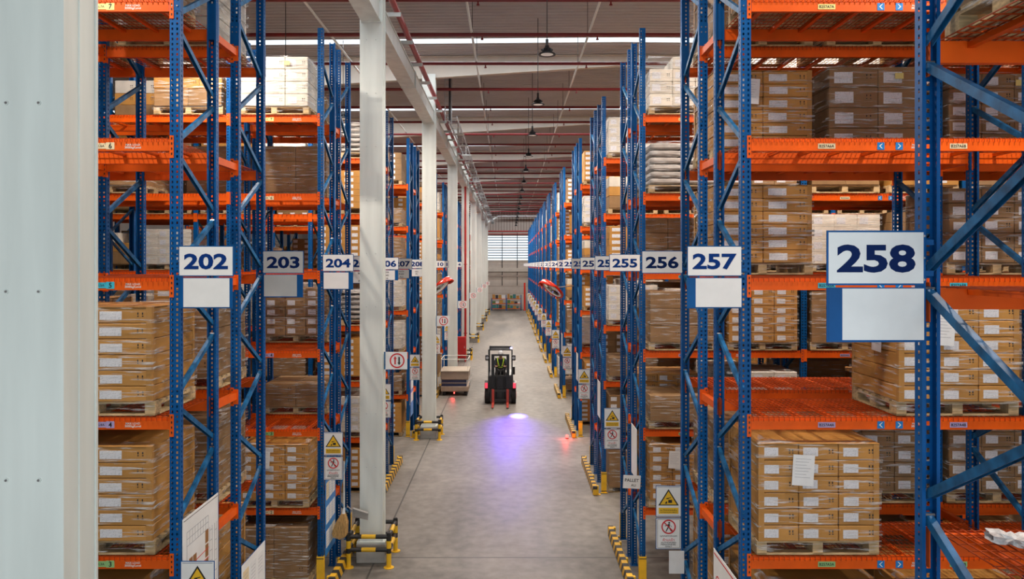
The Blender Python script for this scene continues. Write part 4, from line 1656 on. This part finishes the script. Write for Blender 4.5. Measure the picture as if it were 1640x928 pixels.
mb.bar((-.14, -.03, .16), (.13, -.03, .075), .06, .008, DUSTPAN)
mb.bar((-.145, -.03, .0), (-.15, -.03, .17), .06, .008, DUSTPAN)
mb.build('pan', t)
MB().tube((-.15, 0, .1), (-.26, 0, .20), .010, DUSTPAN, 8).build('handle', t)

# ------------------------------------------------------------------ convex mirrors with red hoods
MIRR = mat('mirror_face', (0.75, 0.76, 0.78), 0.06, 1.0)
HOOD = mat('hood_red', (0.75, 0.035, 0.012), 0.25)


def mirror(x, y, z, rot, side, label):
    t = empty('convex_mirror', (x, y, z))
    t.rotation_euler = Vector(rot).to_track_quat('-Z', 'Y').to_euler()
    tag(t, label, 'mirror', 'convex mirrors on the rack ends')
    r = .42
    prof = [(r * math.sin(a) * .999, -.07 * math.cos(a)) for a in [PI / 2 * i / 8 for i in range(9)]]
    MB().lathe([(max(p, .001), q) for p, q in prof], MIRR, 32).build('mirror_dome', t, smooth=True)
    MB().lathe([(r + .05, .05), (r + .06, 0), (r + .04, -.03), (r - .02, -.02), (r - .02, .03), (.08, .06), (.001, .06)], HOOD, 32).build('rim', t, smooth=True)
    mb = MB()
    vs = []; fs = []
    n = 20
    for i in range(n + 1):
        a = PI * (.08 + .84 * i / n)
        for rr, zz in ((r + .06, 0), (r + .09, -.17), (r + .08, -.17), (r + .045, 0)):
            vs.append((rr * math.cos(a), rr * math.sin(a), zz * math.sin(PI * i / n) ** .5 if zz else 0))
    for i in range(n):
        for j in range(4):
            q = (j + 1) % 4
            fs.append((i * 4 + j, i * 4 + q, i * 4 + 4 + q, i * 4 + 4 + j))
    mb.add(vs, fs, HOOD)
    mb.build('hood', t, smooth=True)
    M = t.rotation_euler.to_matrix().inverted()
    target = M @ Vector(((XR + .05 if side > 0 else XL - .05) - x, .45, .1))
    mb = MB().tube((0, 0, .05), target, .018, STEEL, 8)
    mb.build('bracket', t)


mirror(1.52, 27.75, 4.72, (-.62, -.30, -.74), 1, 'convex mirror with red hood seen edge-on, high at the aisle-250 rack')
mirror(-2.42, 27.75, 4.80, (.66, -.22, -.70), -1, 'convex mirror with red hood leaning over the aisle by the aisle-209 sign')

# ------------------------------------------------------------------ red hose cabinet, order picker, far shelving, beacon
t = empty('hose_cabinet', (-2.72, 45.2, 0))
tag(t, 'tall red fire hose cabinet standing before a white column', 'cabinet')
me = MB().box(-.26, .26, -.16, .16, .22, 1.45, RED).mesh('cabinet_body')
inst(bevelled(me, .012), 'cabinet_body', t)
MB().box(-.23, .23, -.175, -.16, .27, 1.40, RED).build('door', t)
MB().box(.16, .19, -.20, -.175, .80, .92, STEEL).build('handle', t)
for x in (-.22, .22):
    MB().box(x - .02, x + .02, -.14, .14, 0, .22, RED).build('leg', t)
t = empty('standpipe', (-2.52, 45.6, 0))
tag(t, 'red vertical fire pipe rising beside the white column over the hose cabinet', 'pipe')
MB().tube((0, 0, 0), (0, 0, 10.7), .06, RED, 12).build('pipe', t)
MB().lathe([(.11, 1.6), (.11, 1.63)], RED, 16).lathe([(.11, 5.6), (.11, 5.63)], RED, 16).build('flange', t)

t = empty('order_picker_truck', (-2.30, 34.2, 0))
tag(t, 'beige and black order picker truck with thin rails parked behind a white column', 'truck')
REDL = mat('red_lamp', (.8, .02, .02), .4, emit=(1, .05, .04), estr=6)
me = MB().box(-.60, .58, -.75, .75, .68, 1.02, BEIGE).box(-.60, .58, -.76, .75, .18, .40, BEIGE).mesh('chassis')
inst(bevelled(me, .02), 'chassis', t)
MB().box(-.57, .50, -.72, .70, .38, .68, mat('dark_blue_panel', (.02, .025, .08), .25)).box(-.55, .5, -.73, -.72, .53, .56, BEIGE).build('side_panel', t)
MB().box(-.62, .60, -.78, .78, 1.02, 1.06, mat('pale_deck', (.45, .38, .30), .6)).build('platform', t)
for x in (-.45, .45):
    for y in (-.6, .6):
        MB().tube((x - .06, y, .11), (x + .06, y, .11), .11, RUBBER, 18).build('wheel', t)
mb = MB()
for x in (-.58, .56):
    for y in (-.74, .74):
        mb.tube((x, y, 1.06), (x, y, 1.55), .014, WHITE, 8)
for y in (-.74, .74):
    mb.tube((-.58, y, 1.55), (.56, y, 1.55), .014, WHITE, 8)
for x in (-.58, .56):
    mb.tube((x, -.74, 1.55), (x, .74, 1.55), .014, WHITE, 8)
mb.build('guard_rail', t)
mb = MB().tube((.60, -.70, .5), (.72, -.78, .72), .01, WHITE, 6).tube((.60, -.70, .72), (.74, -.76, .95), .01, WHITE, 6).box(.6, .66, -.74, -.66, .44, .56, STEEL)
mb.build('connector_hoses', t)
MB().box(-.05, .0, -.785, -.76, .10, .16, REDL).build('warning_lamp', t)


def spot(name, loc, aim, power, col, ang, blend=.3, size=.02):
    l = bpy.data.lights.new(name, 'SPOT')
    l.energy = power; l.color = col; l.spot_size = math.radians(ang); l.spot_blend = blend; l.shadow_soft_size = size
    o = bpy.data.objects.new(name, l)
    o.location = loc
    o.rotation_euler = (Vector(aim) - Vector(loc)).to_track_quat('-Z', 'Y').to_euler()
    COL.objects.link(o)
    return o


spot('red_floor_lamp', (-2.35, 33.40, .14), (-2.65, 31.2, 0), 22, (1, .02, .02), 36, .8)
for (x, y, lab) in ((1.86, 25.2, 'small red warning beacon on the floor by the yellow guard at aisle-251'),):
    t = empty('warning_beacon', (x, y, 0))
    tag(t, lab, 'lamp')
    MB().lathe([(.05, 0), (.05, .03), (.0, .03)], DARK, 16).build('base', t)
    MB().lathe([(.042, .03), (.045, .09), (.03, .12), (.001, .13)], REDL, 16).build('beacon', t, smooth=True)
    l = bpy.data.lights.new('beacon_light', 'POINT'); l.energy = 9; l.color = (1, .05, .03); l.shadow_soft_size = .05
    q = bpy.data.objects.new('beacon_light', l); q.location = (x - .05, y - .1, .22); COL.objects.link(q)

PALETTE = [mat('bin_green', (.10, .22, .06), .5), mat('bin_ochre', (.5, .28, .05), .5), mat('bin_dark', (.03, .03, .04), .5), mat('bin_teal', (.03, .2, .22), .5), PAPER, KRAFT]
for si, x0 in enumerate((-2.1, -.25)):
    t = empty('storage_shelf', (x0, 96.6, 0))
    tag(t, 'low orange and blue shelf against the far wall, %s' % ('under the glazing beside the white columns' if si == 0 else 'beside the far red post'), 'shelf', 'low shelves at the far wall')
    for x in (0, 1.75):
        for y in (0, .8):
            MB().box(x - .04, x + .04, y - .04, y + .04, 0, 1.9 if x else 1.5, BLUE).build('post', t)
    for z in (.25, .85, 1.45):
        MB().box(.04, 1.71, -.03, .83, z - .06, z, ORANGE).build('shelf_board', t)
    rg = random.Random(si)
    for z in (.25, .85, 1.45):
        x = .08
        nb_ = 0
        while x < 1.4:
            w = rg.uniform(.25, .45); h = rg.uniform(.2, .45 if z < 1.4 else .6)
            m = rg.choice(PALETTE)
            o = MB().box(0, w, .0, .6, 0, h, m).box(-.01, w + .01, -.01, .61, h - .04, h - .001, m).build('storage_bin', None, (x0 + x, 96.68, z + .001))
            tag(o, '%s bin, %s along the %s board of the low shelf beside the %s' % (m.name.replace('bin_', '').replace('_', ' '), pipe_no[nb_], {.25: 'bottom', .85: 'middle', 1.45: 'top'}[z], 'white columns' if si == 0 else 'red post'), 'bin', 'bins on the far shelves')
            x += w + .06
            nb_ += 1
t = MB().box(0, .22, 0, .22, 0, 3.4, HOOD).box(-.03, .25, -.03, .25, 0, .05, RED).build('red_post', None, (1.82, 96.4, 0))
tag(t, 'tall red steel post standing by the far shelving', 'post')

# loose film on the empty level of the 258 rack
rg = random.Random(3)
mb = MB(); vs = []; fs = []
n, m_ = 26, 12
for i in range(n + 1):
    for j in range(m_ + 1):
        a = 2 * PI * j / m_
        r = .05 + rg.uniform(-.022, .025)
        vs.append((i * .028 + rg.uniform(-.01, .01), 1.5 * r * math.cos(a) - .01 * i, .058 + r * .9 * math.sin(a)))
for i in range(n):
    for j in range(m_):
        fs.append((i * 13 + j, i * 13 + j + 1, i * 13 + 14 + j, i * 13 + 13 + j))
mb.add(vs, fs, mat('crumpled_plastic', (.75, .74, .74), .2, var=.25, scale=30))
o = mb.build('crumpled_film', None, (2.56, 4.20, zl(4) + .073), -.25)
o.scale = (.85, .8, .6)
tag(o, 'crumpled strip of clear stretch film lying on the empty orange wire shelf', 'plastic film')

# ------------------------------------------------------------------ forklift with driver
FX, FY = -.34, 31.35
t = empty('forklift', (FX, FY, 0))
tag(t, 'black and red counterbalance forklift coming down the main aisle', 'forklift')
BODY = mat('forklift_black', (.018, .018, .02), .35, var=.2)
FORK = mat('fork_red', (.42, .05, .035), .45, var=.2)
ROLL = mat('red_light', (.8, .03, .03), .3, emit=(1, .04, .08), estr=1.2)
body = MB()
body.box(-.42, .42, .20, .34, .16, .66, BODY)
body.prismx([(.35, .30), (2.25, .30), (2.45, .55), (2.45, 1.05), (1.95, 1.12), (1.05, 1.02), (.98, .62), (.55, .60), (.45, 1.12), (.32, 1.12)], -.50, .50, BODY)
me = bevelled(body.mesh('chassis'), .03, 2)
inst(me, 'chassis', t)
cw = bevelled(MB().box(-.52, .52, 1.75, 2.5, .35, 1.08, BODY).mesh('counterweight'), .08, 3)
inst(cw, 'counterweight', t)
MB().box(-.50, .50, .26, .34, .62, 1.10, BODY).box(-.36, .36, .25, .26, .7, 1.0, DARK).build('dashboard', t)
for x, y, r, w in ((-.53, .38, .33, .19), (.53, .38, .33, .19), (-.46, 2.0, .26, .17), (.46, 2.0, .26, .17)):
    mb = MB().tube((x - w / 2, y, r), (x + w / 2, y, r), r, RUBBER, 28)
    w_ = mb.build('wheel', t)
    s_ = 1 if x > 0 else -1
    MB().tube((x + s_ * w / 2, y, r), (x + s_ * (w / 2 + .012), y, r), r * .5, RED, 16).build('hub', w_)
for x in (-.56, .56):
    bx = MB(); bx.prismx([(.0, .66), (.06, .86), (.3, .92), (.62, .86), (.78, .62), (.7, .6), (.55, .74), (.25, .76), (.05, .62)], x - .07, x + .07, BODY)
    bx.build('fender', t)
    MB().box(x - .05, x + .05, -.03, .02, .66, .86, ROLL).build('tail_light', t)
for x in (-.30, .30):
    mb = MB().box(x - .06, x - .045, .02, .14, .10, 1.98, BODY).box(x + .045, x + .06, .02, .14, .10, 1.98, BODY).box(x - .045, x + .045, .125, .14, .1, 1.98, BODY)
    mb.build('mast_rail', t)
MB().box(-.36, .36, .05, .12, 1.93, 2.0, BODY).box(-.36, .36, .06, .12, 1.1, 1.16, BODY).box(-.36, .36, .05, .12, .12, .2, BODY).build('mast_crossbar', t)
MB().tube((-.16, .10, .2), (-.16, .10, 1.5), .028, BODY, 10).tube((.16, .10, .2), (.16, .10, 1.5), .028, BODY, 10).build('lift_cylinder', t)
MB().box(-.42, .42, -.03, .01, .52, .60, BODY).box(-.42, .42, -.03, .01, .16, .23, BODY).box(-.4, -.36, -.03, .01, .23, .52, BODY).box(.36, .40, -.03, .01, .23, .52, BODY).box(-.02, .02, -.03, .01, .23, .52, BODY).build('fork_carriage', t)
for x in (-.29, .29):
    mb = MB().box(x - .05, x + .05, -.075, -.032, .06, .62, FORK)
    mb.add([(x - .05, -.075, .06), (x + .05, -.075, .06), (x + .05, -.075, .105), (x - .05, -.075, .105), (x - .04, -1.05, .06), (x + .04, -1.05, .06), (x + .04, -1.05, .072), (x - .04, -1.05, .072)],
           [(0, 1, 5, 4), (3, 7, 6, 2), (0, 4, 7, 3), (1, 2, 6, 5), (4, 5, 6, 7)], FORK)
    mb.build('fork', t)
# overhead guard
mb = MB()
for x in (-.47, .47):
    mb.bar((x, .30, 1.05), (x, .48, 2.12), .05, .06, BODY)
    mb.bar((x, 1.75, 1.08), (x, 1.55, 2.12), .05, .06, BODY)
    mb.bar((x, .42, 2.12), (x, 1.62, 2.12), .05, .05, BODY)
for i in range(7):
    mb.bar((-.47, .46 + .18 * i, 2.13), (.47, .46 + .18 * i, 2.13), .03, .04, BODY)
mb.bar((-.42, .42, 2.26), (.42, .42, 2.26), .06, .07, BODY)
for x in (-.42, .42):
    mb.bar((x, .42, 2.12), (x, .42, 2.30), .04, .04, BODY)
mb.build('overhead_guard', t)
for x in (-.53, .53):
    hl = bevelled(MB().box(x - .08, x + .08, .28, .42, 1.72, 1.94, BODY).mesh('headlight'), .02)
    h = inst(hl, 'headlight', t)
    MB().tube((x, .28, 1.83), (x, .272, 1.83), .055, STEEL, 16).build('lens', h)
MB().tube((-.47, .3, 1.8), (-.55, .35, 1.8), .02, BODY, 8).tube((.47, .3, 1.8), (.55, .35, 1.8), .02, BODY, 8).build('headlight_arm', t)
sb = bevelled(MB().box(-.24, .24, 1.02, 1.48, 1.02, 1.14, RUBBER).mesh('seat'), .04, 2)
inst(sb, 'seat', t)
bk = bevelled(MB().box(-.23, .23, 1.44, 1.54, 1.13, 1.62, RUBBER).mesh('backrest'), .04, 2)
inst(bk, 'backrest', t)
mb = MB().tube((0, .40, 1.08), (0, .62, 1.32), .025, DARK, 8)
mb.build('steering_column', t)
Ms = Matrix.Translation((0, .64, 1.34)) @ Matrix.Rotation(math.radians(-48), 4, 'X')
mb = MB(); mb.ring(0, 0, .145, .17, -.012, .012, RUBBER, 24, Matrix.Translation((0, .64, 1.34)) @ Matrix.Rotation(math.radians(-48), 4, 'X') @ Matrix.Rotation(PI / 2, 4, 'X'))
mb.build('steering_wheel', t)
BLUEL = mat('blue_lamp', (.2, .2, .9), .3, emit=(.25, .22, 1.0), estr=14)
bl = MB().box(.38, .48, .34, .42, 2.18, 2.26, BODY).lathe([(.03, 0), (.038, .01), (.001, .018)], BLUEL, 14, Matrix.Translation((.43, .335, 2.22)) @ Matrix.Rotation(math.radians(100), 4, 'X')).build('blue_warning_lamp', t)
MB().tube((.52, .75, 1.1), (.52, .75, 1.42), .07, BODY, 12).build('hydraulic_tank', t)
spot('blue_safety_spot', (FX + .43, FY + .28, 2.20), (.34, 29.0, 0), 7000, (.09, .07, 1.0), 13, 1.0)
spot('blue_safety_halo', (FX + .43, FY + .26, 2.20), (.10, 26.4, 0), 700, (.14, .03, 1.0), 42, 1.0)


def skinned(name, verts, edges, radii, m, parent=None, sub=2, root=0):
    me = bpy.data.meshes.new(name)
    me.from_pydata(verts, edges, [])
    o = bpy.data.objects.new(name, me)
    COL.objects.link(o)
    sk = o.modifiers.new('s', 'SKIN')
    lay = me.skin_vertices[0].data
    for i, r in enumerate(radii):
        lay[i].radius = r if isinstance(r, tuple) else (r, r)
        lay[i].use_root = (i == root)
    sd = o.modifiers.new('d', 'SUBSURF'); sd.levels = sub; sd.render_levels = sub
    bpy.context.view_layer.update()
    dg = bpy.context.evaluated_depsgraph_get()
    nm = bpy.data.meshes.new_from_object(o.evaluated_get(dg))
    bpy.data.objects.remove(o)
    nm.name = name
    nm.materials.clear(); nm.materials.append(m)
    nm.polygons.foreach_set('use_smooth', [True] * len(nm.polygons))
    return inst(nm, name, parent)


SKIN = mat('skin', (.42, .22, .14), .55)
CLOTH = mat('dark_jacket', (.02, .03, .045), .8)
TEAL = mat('teal_sleeve', (.02, .16, .20), .8)
TROU = mat('dark_trousers', (.02, .02, .025), .85)
LIME = mat('lime_vest', (.55, .85, .04), .6)
HELM = mat('white_helmet', (.85, .85, .88), .3)
V = []; Ed = []; Ra = []


def vj(p, r, link=None):
    V.append(p); Ra.append(r)
    if link is not None:
        Ed.append((link, len(V) - 1))
    return len(V) - 1


pel = vj((0, 1.22, 1.20), (.155, .12))
sp1 = vj((0, 1.24, 1.36), (.14, .11), pel)
ch = vj((0, 1.22, 1.56), (.17, .115), sp1)
nk = vj((0, 1.20, 1.73), (.055, .055), ch)
hd0 = vj((0, 1.18, 1.80), (.075, .085), nk)
hd1 = vj((0, 1.17, 1.88), (.078, .095), hd0)
hd2 = vj((0, 1.18, 1.95), (.06, .07), hd1)
for s_ in (-1, 1):
    sh = vj((s_ * .18, 1.21, 1.64), .062, ch)
    el = vj((s_ * .27, 1.04, 1.40), .043, sh)
    wr = vj((s_ * .17, .80, 1.42), .028, el)
    pa = vj((s_ * .155, .72, 1.435), (.036, .018), wr)
    th = vj((s_ * .125, .70, 1.46), .009, pa)
    for q in range(4):
        f0 = vj((s_ * (.135 + .016 * q), .675, 1.452 - .006 * q), .009, pa)
        f1 = vj((s_ * (.135 + .016 * q), .655, 1.43 - .006 * q), .008, f0)
        vj((s_ * (.137 + .015 * q), .665, 1.405 + .004 * q), .007, f1)
    hp = vj((s_ * .10, 1.18, 1.20), .095, pel)
    kn = vj((s_ * .15, .74, 1.24), .062, hp)
    an = vj((s_ * .15, .62, .86), .042, kn)
    vj((s_ * .16, .47, .82), (.045, .03), an)
per = skinned('person', V, Ed, Ra, SKIN, None, 2, 0)
per.location = (FX, FY, 0)
tag(per, 'person in white helmet and lime striped vest seated driving the forklift', 'person')
# face, ears
mb = MB()
mb.lathe([(.001, .012), (.012, .006), (.014, -.004), (.001, -.012)], SKIN, 8, Matrix.Translation((0, 1.072, 1.865)))
for s_ in (-1, 1):
    mb.lathe([(.001, .004), (.010, 0), (.001, -.004)], BLACK, 8, Matrix.Translation((s_ * .030, 1.088, 1.885)))
    mb.lathe([(.001, .022), (.012, .012), (.012, -.01), (.001, -.022)], SKIN, 8, Matrix.Translation((s_ * .078, 1.18, 1.87)))
mb.box(-.022, .022, 1.083, 1.092, 1.832, 1.838, mat('lips', (.3, .1, .08), .6))
mb.build('face', per, smooth=True)
mb = MB().lathe([(.001, .135), (.04, .13), (.08, .10), (.102, .05), (.108, 0), (.10, 0)], HELM, 24, Matrix.Translation((0, 1.18, 1.90)))
mb.box(-.07, .07, 1.02, 1.10, 1.90, 1.912, HELM)
mb.build('helmet', per, smooth=True)
VJ = [(0, 1.22, 1.20), (0, 1.24, 1.36), (0, 1.22, 1.56), (0, 1.205, 1.68), (-.18, 1.21, 1.64), (-.27, 1.04, 1.40), (-.20, .87, 1.41), (.18, 1.21, 1.64), (.27, 1.04, 1.40), (.20, .87, 1.41)]
skinned('jacket', VJ, [(0, 1), (1, 2), (2, 3), (2, 4), (4, 5), (5, 6), (2, 7), (7, 8), (8, 9)],
        [(.17, .135), (.155, .125), (.185, .13), .075, .078, .056, .042, .078, .056, .042], CLOTH, per)
VT = [(0, 1.22, 1.18), (-.10, 1.18, 1.19), (-.15, .74, 1.24), (-.15, .62, .90), (.10, 1.18, 1.19), (.15, .74, 1.24), (.15, .62, .90)]
skinned('trousers', VT, [(0, 1), (1, 2), (2, 3), (0, 4), (4, 5), (5, 6)], [(.16, .13), .105, .075, .055, .105, .075, .055], TROU, per)
mb = MB()
for s_ in (-1, 1):
    mb.bar((s_ * .13, 1.13, 1.74), (s_ * .12, 1.075, 1.60), .045, .015, LIME, up=(0, 1, 0))
    mb.bar((s_ * .12, 1.075, 1.62), (s_ * .06, 1.085, 1.38), .045, .015, LIME, up=(0, 1, 0))
    mb.bar((s_ * .13, 1.13, 1.73), (s_ * .13, 1.33, 1.70), .05, .012, LIME)
    mb.bar((s_ * .13, 1.34, 1.70), (s_ * .12, 1.38, 1.25), .05, .012, LIME, up=(0, 1, 0))
mb.box(-.15, .15, 1.075, 1.09, 1.34, 1.38, LIME)
mb.build('vest', per)
